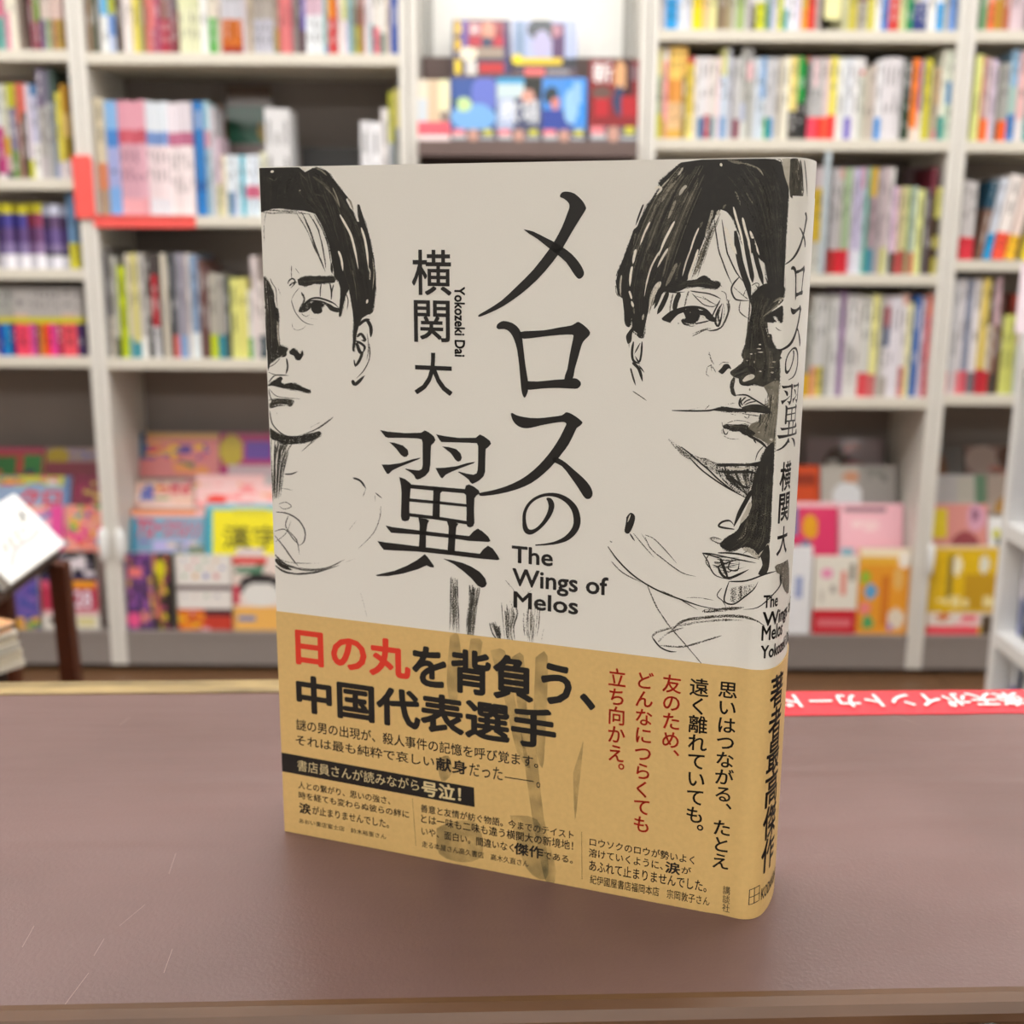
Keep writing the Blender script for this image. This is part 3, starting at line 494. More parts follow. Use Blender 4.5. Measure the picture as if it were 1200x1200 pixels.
# ------------------------------------------------------------------ centre display
x0, x1 = xBc+.002, xcC-.002; cx = (x0+x1)/2
M_wd = mat('brown_laminate', '6e5c58', .5, var=.15, scale=12)
r = empty('display_stand', (cx, YF, 0), label='white-backed display stand with brown ledge holding face-out novels', cat='display stand')
hw = (x1-x0)/2
zled = at(600, 165, YF-.03).z
box('back_board', (-hw+.0215, .16, 0), (hw-.0215, .175, 2.25), mat('white_board', 'f8f8f4', .5), r)
for s in (-1, 1):
    box('side_panel', (s*(hw-.0105)-.0105, .0, 0), (s*(hw-.0105)+.0105, .175, 2.25), M_white, r, bev=.001)
    box('slotted_upright', (s*(hw-.04)-.008, .148, 0), (s*(hw-.04)+.008, .1595, 2.25), mat('grey_metal', 'a8a8a4', .35, metal=.6), r)
box('ledge', (-hw+.022, -.03, zled-.035), (hw-.022, .145, zled), M_wd, r, bev=.0015)
box('ledge_back', (-hw+.022, .135, zled+.001), (hw-.022, .147, at(600, 67, YF+.135).z), M_wd, r, bev=.001)
box('lower_board', (-hw+.0215, .05, 0), (hw-.0215, .1455, zled-.037), mat('dark_brown_board', '3a302c', .6), r)
box('riser_block', (at(531, 80, YF+.05).x-cx, .06, zled+.0005), (at(688, 80, YF+.05).x-cx, .1345, at(600, 88, YF+.06).z), M_wd, r)
obi = lambda tc='e8a0a0': [('r', 0, .80, 1, 1, '605c68'), ('r', .04, .81, .3, .9, 'f08890'), ('e', .5, .9, .13, .1, 'c89888'), ('r', .72, .82, .92, .91, 'd0cc40'), ('r', .05, .92, .35, .98, 'c0c4c8'), ('r', .66, .93, .95, .98, 'c0c8cc')]
zl = zled+.0006; GC = 'face-out novels on the brown ledge'
kw = dict(cat='book', name='hardcover_novel', group=GC, thick=.018, zb=zl, dy=.02)
cover(475, 93, 527, 165, YF-.01, [('r', 0, 0, 1, .7, 'e8dcc8'), ('r', .3, .0, .75, .7, 'd8c0a0'), ('r', .65, .0, .95, .5, 'f0ecc0'), ('r', 0, .3, .3, .7, 'ccd4dc'), ('e', .85, .62, .15, .12, '908078'), ('r', 0, .7, 1, .92, 'f06070'), ('r', 0, .92, 1, 1, 'f4e0e0')], 'cream novel with coral band at its foot', base='e8dcc8', **kw)
cover(528, 91, 581, 165, YF-.01, [('r', 0, 0, 1, .8, '3858a0'), ('e', .75, .25, .3, .3, '6878d0'), ('e', .5, .62, .5, .22, '78b0e8'), ('e', .3, .42, .16, .12, 'c8e8a0'), ('r', 0, .35, .15, .42, '305838')]+obi(), 'blue novel with a green-lit scene beside the cream one', base='404868', **kw)
cover(582, 91, 634, 165, YF-.01, [('r', 0, 0, .65, .1, '30a0d8'), ('r', 0, .1, .65, .3, 'c8dce0'), ('r', .62, .0, 1, .3, '202420'), ('r', .0, .3, 1, .8, '485070'), ('r', .0, .32, .4, .8, 'a8b8d8'), ('e', .7, .3, .15, .12, 'd8a090')]+obi(), 'novel with large white kanji over a blue sky', base='485070', words=[('教', .08, .34, .5, .7, 'f0f4fc', .006), ('場', .54, .36, .96, .72, 'e8ecf0', .006)], **kw)
cover(635, 91, 687, 165, YF-.01, [('r', 0, 0, 1, .8, '4890e0'), ('r', .55, 0, 1, .7, '3890e8'), ('e', .2, .28, .16, .14, '283840'), ('r', .0, .5, .7, .8, '3048a0'), ('e', .3, .4, .1, .1, 'd88880'), ('e', .65, .45, .16, .28, '98c8f0'), ('r', .7, .05, .9, .4, '90c0f0')]+obi(), 'bright blue novel with a figure in dark coat', base='4080d0', **kw)
cover(690, 70, 754, 165, YF-.01, [('r', 0, 0, 1, .8, '8c1820'), ('r', .5, 0, .9, .5, '441418'), ('e', .62, .2, .12, .2, 'dca878'), ('e', .6, .5, .12, .18, '284068'), ('r', .1, .45, .4, .7, 'c01828'), ('r', .65, .45, .98, .7, 'b81824'), ('e', .25, .4, .2, .08, '6c5048'), ('r', .85, .05, .97, .25, '806870')]+obi(), 'dark red novel with large white kanji, end of the ledge', base='7c1820', words=[('新', .06, .03, .46, .28, 'ffffff', .012)], **kw)
k2 = dict(kw); k2['zb'] = at(600, 88, YF+.06).z+.0006
cover(530, 23, 598, 91, YF+.062, [('r', 0, 0, .17, 1, '383058'), ('e', .09, .15, .06, .14, 'e0b820'), ('e', .09, .45, .06, .12, 'e0b820'), ('e', .09, .85, .07, .14, 'f0d010'), ('r', .17, 0, .27, .6, '6850a0'), ('r', .27, .03, .9, .7, '981c30'), ('e', .62, .2, .12, .18, 'd89880'), ('e', .6, .4, .1, .1, '283858'), ('r', .3, .3, .5, .48, 'c02840'), ('r', .72, .3, .88, .48, 'c02038'), ('r', .4, .5, .9, .7, 'a09080'), ('e', .28, .62, .16, .12, 'f4e8d0'), ('r', .22, .74, .42, 1, 'd8d4d0'), ('r', .45, .78, .92, .98, 'c01c20'), ('r', .9, 0, 1, 1, '403868')], 'upper display board with red picture and yellow dots', base='302848', words=[('新', .3, .06, .48, .28, 'ffe8ec', .01)], **k2)
cover(600, 23, 676, 91, YF+.062, [('r', 0, 0, 1, .8, 'b0bce0'), ('r', .05, .02, .2, .75, '8098b8'), ('e', .45, .18, .22, .2, '404850'), ('e', .46, .45, .15, .25, 'b8b4d8'), ('r', .6, .05, .82, .7, '583868'), ('e', .68, .2, .08, .12, 'b88090'), ('r', 0, .7, 1, .88, '202430'), ('r', .1, .7, .78, .8, 'e8c820'), ('e', .08, .72, .09, .09, 'f8e018'), ('r', 0, .88, 1, 1, '584858'), ('r', .2, .88, .5, 1, 'f07070'), ('r', .55, .9, .9, .98, 'a0a0a8')], 'upper display board with grey portrait and yellow lettering', base='c0c8e8', **k2)
# ------------------------------------------------------------------ the counter (turned about 2.3 degrees)
CT = .93
crot = math.atan(.04)
M_leather = bpy.data.materials.new('brown_counter_mat'); M_leather.use_nodes = True
nt = M_leather.node_tree; b = nt.nodes['Principled BSDF']
tc = nt.nodes.new('ShaderNodeTexCoord')
n1 = nt.nodes.new('ShaderNodeTexNoise'); n1.inputs['Scale'].default_value = 9; n1.inputs['Detail'].default_value = 6
n2 = nt.nodes.new('ShaderNodeTexNoise'); n2.inputs['Scale'].default_value = 900; n2.inputs['Detail'].default_value = 2
n3 = nt.nodes.new('ShaderNodeTexNoise'); n3.inputs['Scale'].default_value = 60; n3.inputs['Detail'].default_value = 3
mp = nt.nodes.new('ShaderNodeMapping'); mp.inputs['Rotation'].default_value = (0, 0, 1.1); mp.inputs['Scale'].default_value = (.25, 2.5, 1)
nt.links.new(tc.outputs['Object'], mp.inputs[0])
for n in (n1, n2): nt.links.new(tc.outputs['Object'], n.inputs['Vector'])
nt.links.new(mp.outputs[0], n3.inputs['Vector'])
cr = nt.nodes.new('ShaderNodeValToRGB'); cr.color_ramp.elements[0].position = .35; cr.color_ramp.elements[1].position = .68
cr.color_ramp.elements[0].color = (*lin('6e5551'), 1); cr.color_ramp.elements[1].color = (*lin('7c615e'), 1)
nt.links.new(n1.outputs['Fac'], cr.inputs[0]); nt.links.new(cr.outputs[0], b.inputs['Base Color'])
rr = nt.nodes.new('ShaderNodeMapRange'); rr.inputs[1].default_value = .3; rr.inputs[2].default_value = .75; rr.inputs[3].default_value = .30; rr.inputs[4].default_value = .42
nt.links.new(n3.outputs['Fac'], rr.inputs[0]); nt.links.new(rr.outputs[0], b.inputs['Roughness'])
bp = nt.nodes.new('ShaderNodeBump'); bp.inputs['Strength'].default_value = .18; bp.inputs['Distance'].default_value = .0004
nt.links.new(n2.outputs['Fac'], bp.inputs['Height']); nt.links.new(bp.outputs[0], b.inputs['Normal'])
M_edge = mat('worn_brown_edging', '6e4e36', .35, var=.5, scale=60, sx=(.3, 1, 1))
M_wstrip = mat('worn_beige_wood', 'b89e6a', .4, var=1.0, scale=110, sx=(.25, 1, 1), bump=.3)
M_dark = mat('dark_counter_front', '4a3a36', .5, var=.1)
M_desk = mat('lower_desk_top', '584844', .5, var=.1)
r = empty('counter', (0, .2427, CT), rz=crot, label='brown leatherette shop counter with beige wood strip behind, under the standing novel', cat='counter')
cf = math.cos(crot)
d1, d2, d3 = (.4395-.2427)*cf, (.4444-.2427)*cf, (.4575-.2427)*cf
xs_ = .06
box('mat_surface', (-1.1, .004, -.004), (1.3, d1, 0), M_leather, r)
box('mat_surface', (-1.1, d1, -.004), (xs_, d2, 0), M_leather, r)
box('wood_strip', (-1.1, d2+.0002, -.012), (xs_, d3, .0008), M_wstrip, r, bev=.0008)
box('counter_core', (-1.1, .006, -.13), (1.3, d1-.001, -.0042), M_dark, r)
box('lower_body', (-1.05, .008, -CT+.0005), (1.25, .14, -.131), M_dark, r)
# rounded edging
vs, fs = [], []
prof = [(.0045, .0003), (.002, .0006), (-.0005, -.0003), (-.0018, -.0025), (-.002, -.0045), (-.0016, -.0062), (-.0003, -.0072), (.0045, -.0075)]
for x in (-1.1, 1.3):
    for y, z in prof: vs.append((x, y, z))
npf = len(prof)
for j in range(npf): fs.append((j, (j+1) % npf, npf+(j+1) % npf, npf+j))
fs += [tuple(range(npf))[::-1], tuple(range(npf, 2*npf))]
mesh('edging', vs, fs, M_edge, r, smooth=False)
# scratches in the mat: thin pale lines
M_scr = mat('pale_scratch', 'a89088', .5)
for (x0, y0, x1, y1) in ((74, 1180, 104, 1140), (110, 1120, 122, 1100), (192, 1140, 202, 1112), (198, 1024, 206, 1000), (26, 1110, 40, 1085), (140, 1085, 170, 1060), (1040, 835, 1080, 850), (140, 850, 152, 840)):
    P0, P1 = onz(x0, y0, CT+.0002), onz(x1, y1, CT+.0002); t = (P1-P0).normalized(); nn = Vector((-t.y, t.x, 0))*.00009
    Mi = r.matrix_world.inverted() if False else (Matrix.Translation((0, .2427, CT)) @ Matrix.Rotation(crot, 4, 'Z')).inverted()
    V = [Mi @ (P0-nn), Mi @ (P0+nn), Mi @ (P1+nn), Mi @ (P1-nn)]
    mesh('scratch', V, [(0, 1, 2, 3)], M_scr, r)
# red notice strip with upside-down lettering
ry0, ry1 = (.416-.2427)*cf, (.4398-.2427)*cf
M_rtape = mat('red_notice_print', 'e83a48', .35)
rs = empty('notice_strip', (0, .2427, CT), rz=crot, label='red paper strip with white lettering taped along the back edge of the counter', cat='sign')
vs, fs = [], []
nseg = 40
for i in range(nseg+1):
    x = .045+(.30-.045)*i/nseg
    vs += [(x, ry0+random.uniform(-.0003, .0003), .0004), (x, ry1+random.uniform(-.0002, .0002), .0004)]
for i in range(nseg): fs.append((2*i, 2*i+2, 2*i+3, 2*i+1))
k = len(vs); 
ob = mesh('strip_paper', vs, fs, M_rtape, rs)
sm = ob.modifiers.new('thickness', 'SOLIDIFY'); sm.thickness = .0003; sm.offset = -1
gv, gf = glyphs('楽天ポイントカード', .026)
xl, xr = (onz(919, 828, CT).x)-.0, onz(1206, 828, CT).x
a0, a1 = min(p[0] for p in gv), max(p[0] for p in gv); b0, b1 = min(p[1] for p in gv), max(p[1] for p in gv)
sh = ry0*math.sin(crot)+.0005
V = [(sh+xr+(x-a0)/(a1-a0)*(xl-xr), ry0+.0192+(y-b0)/(b1-b0)*(.0048-.0192), .0011+(i//GN[0])*4e-6) for i, (x, y) in enumerate(gv)]
mesh('strip_lettering', V, gf, mat('white_print', 'fff2f2', .4, emit=None), rs)
# lower desk on the near side of the counter, and what shows on it
r = empty('cash_desk', (0, 0, .8), rz=0, label='dark lower desk on the near side of the counter', cat='desk')
box('desk_top', (-1.1, -.35, -.03), (1.3, .19, 0), M_desk, r, bev=.002)
box('desk_body', (-1.05, -.3, -.8), (1.25, .18, -.032), M_dark, r)

M_clear = bpy.data.materials.new('clear_plastic'); M_clear.use_nodes = True; q = M_clear.node_tree.nodes['Principled BSDF']
q.inputs['Transmission Weight'].default_value = .9; q.inputs['Roughness'].default_value = .12; q.inputs['Base Color'].default_value = (.85, .87, .84, 1); q.inputs['IOR'].default_value = 1.3
r = empty('tape_sleeve', (0, 0, .8), label='crumpled clear plastic sleeve leaning on the counter edge', cat='sleeve')
pts = []
q0, q1 = onz(1045, 1192, .925), onz(1182, 1192, .925)
vs, fs = [], []
for j in range(7):
    for i in range(13):
        u, v = i/12, j/6
        x = q0.x+(q1.x-q0.x)*u + .004*(v-.5)*(1 if u > .5 else -1); z = .002+.127*v
        y = .2395+.04*u*(q1.x-q0.x) - .030*(1-v)**1.4 - .002 - .0012*math.sin(u*9)-.001*math.cos(u*17+v*4)
        vs.append((x, y, z))
for j in range(6):
    for i in range(12): fs.append((j*13+i, j*13+i+1, (j+1)*13+i+1, (j+1)*13+i))
o = mesh('sleeve_sheet', vs, fs, M_clear, r, smooth=True); sm = o.modifiers.new('thickness', 'SOLIDIFY'); sm.thickness = .0008
sub = box('sleeve_insert', (q0.x+.008, .196, .003), (q1.x-.008, .202, .045), mat('grey_insert', '77776c', .6), r)
q0, q1 = onz(866, 1200, .82), onz(946, 1200, .82)
ny = q0.y
box('receipt_pad', (q0.x, ny-.05, .8005), (q1.x, ny-.002, .82), mat('white_pad', 'e8e6e0', .6), bev=.001, label='white note pad on the lower desk', cat='note pad')

# ------------------------------------------------------------------ sloping display board with a white book (bottom of the comics side)
M_walnut = mat('dark_walnut', '5a2a14', .4, var=.4, scale=14, sx=(1, 1, .2))
M_trayd = mat('dark_table_edge', '3a241a', .4, var=.2)
A_, C_ = at(77, 637, 1.42), at(13, 684, 1.30)
def _B(Y): return at(17, 578, Y)
lo_, hi_ = 1.0, 2.2
f_ = lambda Y: (_B(Y)-A_).dot(C_-A_)
for _ in range(60):
    md = (lo_+hi_)/2
    if (f_(lo_) > 0) == (f_(md) > 0): lo_ = md
    else: hi_ = md
B_ = _B(lo_); print('BOARD', (B_-A_).length, (C_-A_).length, lo_)
ex_, ey_ = (C_-A_).normalized(), (B_-A_).normalized(); ez_ = ex_.cross(ey_)
if ez_.z < 0: ez_ = -ez_
LX, LY = (C_-A_).length, (B_-A_).length
def slab(name, x0, x1, y0, y1, z0, z1, m, parent, origin, **k):
    vs = [A_+ex_*x+ey_*y+ez_*z-origin for z in (z0, z1) for y in (y0, y1) for x in (x0, x1)]
    o = mesh(name, vs, [(0,2,3,1), (4,5,7,6), (0,1,5,4), (2,6,7,3), (0,4,6,2), (1,3,7,5)], m, parent, **k)
    bm = bmesh.new(); bm.from_mesh(o.data); bmesh.ops.recalc_face_normals(bm, faces=bm.faces[:]); bmesh.ops.bevel(bm, geom=bm.edges[:], offset=.0006, segments=1, affect='EDGES'); bm.to_mesh(o.data); bm.free()
    return o
org = Vector((A_.x, A_.y, 0))
r = empty('display_table', org, label='dark sloping display table on walnut legs holding the white book', cat='table')
slab('sloping_top', -.006, .5, -.006, LY+.004, -.043, -.0165, M_trayd, r, org)
g0 = at(88, 800, 1.42); 
def leg(top, bot, hw0=.0105, hw1=.0105):
    vs = []
    for p, h_ in ((top, hw0), (bot, hw1)):
        for sx, sy in ((-1, -1), (1, -1), (1, 1), (-1, 1)): vs.append(Vector((p.x+sx*h_, p.y+sy*h_, p.z))-org)
    mesh('leg', vs, [(0, 1, 2, 3), (7, 6, 5, 4), (0, 4, 5, 1), (1, 5, 6, 2), (2, 6, 7, 3), (3, 7, 4, 0)], M_walnut, r)
t0 = at(69, 660, 1.44); sl = (at(84, 798, 1.44)-t0); sl = sl*(t0.z/abs(sl.z))
leg(t0, t0+sl*.999)
for u, v in ((.46, .03), (.46, LY-.03), (.03, LY-.03)):
    q_ = A_+ex_*u+ey_*v-ez_*.046; leg(q_, Vector((q_.x, q_.y, .001)))
org2 = A_.copy()
r = empty('white_book', org2, label='white softcover book with a faint pink curve on the sloping display table', cat='book')
slab('page_block', .001, LX-.001, .001, LY-.001, -.0145, -.0018, mat('paper_edges', 'e4ddd0', .7), r, org2)
slab('cover', 0, LX, 0, LY, -.0016, 0, mat('white_cover', 'f4f4f2', .35), r, org2)
slab('cover', 0, LX, 0, LY, -.016, -.0147, mat('white_cover', 'f4f4f2', .35), r, org2)
def strip_on(name, pts, wd, m):
    P = []
    for x, y in pts:
        d = at(x, y, 1.0)-CAM; t = (A_-CAM).dot(ez_)/d.dot(ez_); P.append(CAM+d*t)
    vs, fs = [], []
    for i, p in enumerate(P):
        t = P[min(i+1, len(P)-1)]-P[max(0, i-1)]; nn = ez_.cross(t).normalized()*wd; vs += [p-nn+ez_*.0004-org2, p+nn+ez_*.0004-org2]
    for i in range(len(P)-1): fs.append((2*i, 2*i+2, 2*i+3, 2*i+1))
    mesh(name, vs, fs, m, r)
strip_on('pink_line', [(14, 664), (15, 652), (20, 642), (28, 636), (38, 630), (46, 620)], .0025, mat('pink_print', 'f4c4c4', .5))
for seg in ([(22, 606), (28, 614)], [(24, 618), (30, 626)], [(16, 620), (24, 634)], [(10, 628), (16, 642)], [(4, 636), (8, 648)]):
    strip_on('cover_print', seg, .003, mat('grey_print', 'bcbcb4', .5))
strip_on('cover_print', [(22, 599), (30, 608)], .003, mat('dark_print', '505050', .5))
# pile of booklets on a small table, bottom of the picture beyond the counter
zs_ = CZ-.325
P0 = onz(14, 800, zs_)
r = empty('side_table', (P0.x-.01, P0.y+.035, 0), rz=math.radians(60), label='small dark table just beyond the counter carrying a pile of booklets', cat='table')
box('table_top', (-.42, .004, zs_-.03), (-.006, .3, zs_-.0005), M_trayd, r, bev=.002)
for lx, ly in ((-.40, .025), (-.03, .025), (-.03, .28), (-.40, .28)): box('leg', (lx-.015, ly-.015, .0), (lx+.015, ly+.015, zs_-.031), M_walnut, r)
pal = ['e8ddc8', 'd8a070', 'ece4d4', 'e0d4bc', 'd8d0c0', 'ece6d8', 'e4d8c0', 'dcd2bc', 'e8dfce']
z = zs_
hts = [.005, .003, .006, .004, .003, .005, .0035, .004, .0035]
WH = ['bottom', 'second lowest', 'third lowest', 'fourth lowest', 'middle', 'fourth from the top', 'third from the top', 'second from the top', 'top']
for i, h in enumerate(hts):
    a_ = math.radians(60+random.uniform(-3, 3)); top = i == len(hts)-1
    r = empty('booklet', (P0.x-.004-.0007*i+random.uniform(-.002, .002), P0.y+.035+random.uniform(-.002, .002), z+.0003), rz=a_, label='%s booklet of the pile by the counter, %s' % (WH[i], cname(pal[-1-i])), cat='booklet', group='booklets piled by the counter')
    box('page_block', (-.18, .0005, .0004), (-.0005, .25, h-.0009), mat('page_%d' % i, pal[-1-i], .75, var=.25, scale=900, sx=(.02, .02, 1)), r)
    box('cover', (-.181, -.0005, h-.0008), (0, .2505, h-.0003), mat('cover_%d' % i, 'd8a070' if i == 8 else pal[-1-i], .4), r)
    z += h
# ------------------------------------------------------------------ nearer white rack at the right
Yr = 2.02
pf = at(1161, 800, Yr); xr_ = pf.x
r = empty('magazine_rack', (xr_, Yr, 0), label='nearer white rack seen edge-on at the picture border, books inside', cat='rack')
M_rk = mat('white_rack', 'f0f0ee', .4)
box('end_panel', (0, 0, 0), (.36, .022, 1.5), M_rk, r, bev=.001)
box('end_panel', (0, -1.2, 0), (.36, -1.178, 1.5), M_rk, r, bev=.001)
box('rear_panel', (.345, -1.177, .05), (.36, -.001, 1.5), M_rk, r)
z2, z1, z0 = at(1172, 740, Yr).z, at(1184, 613, Yr).z, at(1160, 850, Yr).z
for z in (z0, z2, z1, z1+.3): box('shelf', (.0, -1.177, z-.028), (.344, -.001, z), M_rk, r, bev=.001)
for zi, (z, bandsets, who) in enumerate(((z2, [('e8e4f0', .6, '8890b8'), ('d8c020', .5, '303028'), ('e8e0e8', .5, 'b0a0c8'), ('d0d4e4', .6, '484870'), ('f0ecec', .6, 'c0c8d0'), ('c8c8d8', .6, '806080')], 'middle shelf'), (z1, [('606080', .5, '484868'), ('e0d8d0', .5, '5858a0'), ('b8c0d8', .4, '30305c'), ('d8c8c8', .6, '986878')], 'upper shelf'), (z0, [('e0e4e8', .5, '5050a0'), ('40506c', .5, 'c0c8d8'), ('e8ecec', .5, '90a0b0')], 'lower shelf'))):
    for i, (c1, f, c2) in enumerate(bandsets):
        o = spine_book(600, 618, 500, 430, 1.4, [(0, c1), (f, c2)], depth=.13, zbase=0)
        o.rotation_euler = (0, 0, -math.pi/2); o.location = (xr_+.03, Yr-.022-.024*i, z+.0006)
        o.scale = (1, 1, .17/max(.01, max(v.co.z for v in o.data.vertices)))
        props(o, '%s book, %s from the far panel on the nearer rack, %s' % (cname(c1), ordi(i+1), who), 'book', 'books in the nearer rack')
pc = at(1188, 390, Yr-.05); pd = at(1203, 308, Yr-.05)
box('hanging_card', (pc.x, Yr-.055, pc.z), (pc.x+.06, Yr-.053, pd.z), mat('pale_pink_card', 'f0dfe8', .5), label='pale pink card hanging above the nearer white rack', cat='card')
# ------------------------------------------------------------------ the standing novel
PSI = .344952; BW, BH = .138775, .194
BRp = Vector((.0623133, .2808046, 0))
Ax = Vector((math.cos(PSI), -math.sin(PSI), 0)); Bx = Vector((math.sin(PSI), math.cos(PSI), 0))
O = BRp-Ax*BW + Vector((0, 0, CT))
# cross-section of the jacket seen from above, in metres: x along the cover, y away from the viewer
def catmull(P, n):
    out = []
    for i in range(len(P)-1):
        p0 = P[max(0, i-1)]; p1, p2 = P[i], P[i+1]; p3 = P[min(len(P)-1, i+2)]
        for k in range(n):
            t = k/n
            out.append(tuple(.5*((2*b_)+(-a_+c_)*t+(2*a_-5*b_+4*c_-d_)*t*t+(-a_+3*b_-3*c_+d_)*t**3) for a_, b_, c_, d_ in zip(p0, p1, p2, p3)))
    out.append(tuple(P[-1])); return out
half = [(.1285, 0), (.1325, .0003), (.1365, -.0001), (.1392, .0004), (.1411, .0018), (.1424, .0042), (.1433, .0080), (.1437, .0120), (.1438, .0150)]
THK = .030
sec = [(0, 0), (.04, 0), (.08, 0), (.12, 0)] + catmull(half, 5) + [(x, THK-y) for x, y in catmull(half, 5)[::-1][1:]] + [(.12, THK), (.08, THK), (.04, THK), (0, THK)]
SL = [0.0]
for a_, b_ in zip(sec, sec[1:]): SL.append(SL[-1]+math.hypot(b_[0]-a_[0], b_[1]-a_[1]))
def on_cover(s, v, off=0.0):
    i = 0; s = max(-.0001, min(s, SL[-1]-1e-6))
    lo, hi = 0, len(SL)-1
    while hi-lo > 1:
        m_ = (lo+hi)//2
        if SL[m_] <= s: lo = m_
        else: hi = m_
    t = (s-SL[lo])/(SL[lo+1]-SL[lo]); a_, b_ = sec[lo], sec[lo+1]
    dx, dy = b_[0]-a_[0], b_[1]-a_[1]
    # smooth normal
    def nrm(k):
        p, q = sec[max(0, k-1)], sec[min(len(sec)-1, k+1)]; x, y = q[0]-p[0], q[1]-p[1]; L = math.hypot(x, y); return (y/L, -x/L)
    n0, n1_ = nrm(lo), nrm(lo+1); nx_, ny_ = n0[0]*(1-t)+n1_[0]*t, n0[1]*(1-t)+n1_[1]*t
    return (a_[0]+dx*t+nx_*off, a_[1]+dy*t+ny_*off, v)
Cl = CAM-O; camx, camy, camz = Cl.dot(Ax), Cl.dot(Bx), Cl.z
def cuv(px, py):
    """photo pixel -> place on the jacket (arc length from the fore-edge, height), metres"""
    d = FW*FPX + RT*(px-600) - UP*(py-600); dx, dy, dz = d.dot(Ax), d.dot(Bx), d.z
    best = None
    for i in range(len(sec)-1):
        ax_, ay_ = sec[i]; bx_, by_ = sec[i+1]; ex, ey = bx_-ax_, by_-ay_
        den = dx*ey-dy*ex
        if abs(den) < 1e-12: continue
        t = ((ax_-camx)*ey-(ay_-camy)*ex)/den
        u = ((ax_-camx)*dy-(ay_-camy)*dx)/den
        lo_ = -3.0 if i == 0 else 0
        if lo_ <= u <= 1 and (best is None or t < best[0]): best = (t, SL[i]+u*(SL[i+1]-SL[i]))
        if best and i < 6: break
    if best is None:   # just past the outline of the spine
        bi = min(range(len(sec)), key=lambda k: abs((sec[k][0]-camx)*dy-(sec[k][1]-camy)*dx)/math.hypot(dx, dy) if sec[k][1] < THK*.6 else 9)
        t = ((sec[bi][0]-camx)*dx+(sec[bi][1]-camy)*dy)/(dx*dx+dy*dy); best = (t, SL[bi])
    return (best[1], camz+dz*best[0])
novel = empty('novel', O, rz=-PSI, label='standing hardcover novel with charcoal portraits and gold paper band on the counter', cat='book')
def paper(name, c, rough, noise=.03, sc_=2600, bmp=.05):
    m = mat(name, c, rough, var=noise, scale=sc_, bump=bmp); return m
M_jk = paper('jacket_paper', 'e4e1d8', .38)
M_obi = mat('gold_band_paper', 'dab674', .5, var=.10, scale=700, bump=.08)
M_blk = mat('print_black', '15120f', .5)
M_redp = mat('print_red', 'de3a26', .42)
M_crm = mat('print_cream', 'd8c492', .42)
def wrap(name, s0, s1, v0, v1, off, thick, m, parent=novel):
    ks = [s0]+[s for s in SL if s0 < s < s1]+[s1]; vs, fs = [], []
    for s in ks:
        for o_, vv in ((off, v0), (off, v1), (off-thick, v1), (off-thick, v0)): vs.append(on_cover(s, vv, o_))
    n = len(ks)
    for i in range(n-1):
        for j in range(4): a_, b_ = i*4+j, i*4+(j+1) % 4; fs.append((a_, b_, b_+4, a_+4))
    fs += [(3, 2, 1, 0), tuple((n-1)*4+j for j in range(4))]
    fs = [tuple(reversed(f)) for f in fs]
    o = mesh(name, vs, fs, m, parent)
    bm = bmesh.new(); bm.from_mesh(o.data); bmesh.ops.recalc_face_normals(bm, faces=bm.faces[:]); bm.to_mesh(o.data); bm.free()
    o.data.polygons.foreach_set('use_smooth', [True]*len(o.data.polygons))
    o.data.set_sharp_from_angle(angle=.7)
    return o
wrap('dust_jacket', 0, SL[-1], .0003, BH, 0, .0003, M_jk)
ob0 = cuv(325, 716)[1]; OBI = .0699
wrap('paper_band', -.0001, SL[-1], .0001, OBI, .0003, .0002, M_obi)
M_board = mat('cloth_board', '3a3a3c', .7, bump=.3, scale=900)
box('cover_board', (.0008, .0006, .0006), (.129, .0028, BH-.0006), M_board, novel, bev=.0004)
box('cover_board', (.0008, THK-.0028, .0006), (.129, THK-.0006, BH-.0006), M_board, novel, bev=.0004)
box('page_block', (.004, .0032, .0035), (.1385, THK-.0032, BH-.0035), mat('cream_pages', 'e8dfc8', .8, var=.2, scale=1200, sx=(.02, 1, .02)), novel)
box('front_flap', (.0012, .0029, .001), (.09, .0031, BH-.001), M_jk, novel)
def bend(name, pts, fs, off, m, label=None, n0=0, parent=novel):
    if max(p[0] for p in pts) > .129:     # cut along the bends of the spine so that the print follows it
        bm = bmesh.new(); vv = [bm.verts.new((p[0], p[1], 0)) for p in pts]
        for f in fs:
            try: bm.faces.new([vv[i] for i in f])
            except ValueError: pass
        lo_, hi_ = min(p[0] for p in pts), max(p[0] for p in pts)
        for s in SL:
            if lo_ < s < hi_: bmesh.ops.bisect_plane(bm, geom=bm.verts[:]+bm.edges[:]+bm.faces[:], plane_co=(s, 0, 0), plane_no=(1, 0, 0), dist=1e-7)
        bm.verts.index_update(); pts = [(v.co.x, v.co.y) for v in bm.verts]; fs = [tuple(v.index for v in f.verts) for f in bm.faces]; bm.free()
        return mesh(name, [on_cover(s, v, off) for s, v in pts], fs, m, parent, smooth=True, label=label)
    o = mesh(name, [on_cover(s, v, off+(i//n0)*1.5e-6 if n0 else off) for i, (s, v) in enumerate(pts)], fs, m, parent, label=label); return o
def fixup(fs, pts):
    out = []
    for f in fs:
        a_ = 0
        for i in range(len(f)): p, q = pts[f[i]], pts[f[(i+1) % len(f)]]; a_ += p[0]*q[1]-q[0]*p[1]
        out.append(f if a_ > 0 else tuple(reversed(f)))
    return out
from mathutils.geometry import tessellate_polygon, delaunay_2d_cdt
def polyfill(P):
    tri = tessellate_polygon([[Vector((x, y, 0)) for x, y in P]]); return [tuple(t) for t in tri]
LT_OFF, OBI_T = .00014, .00036
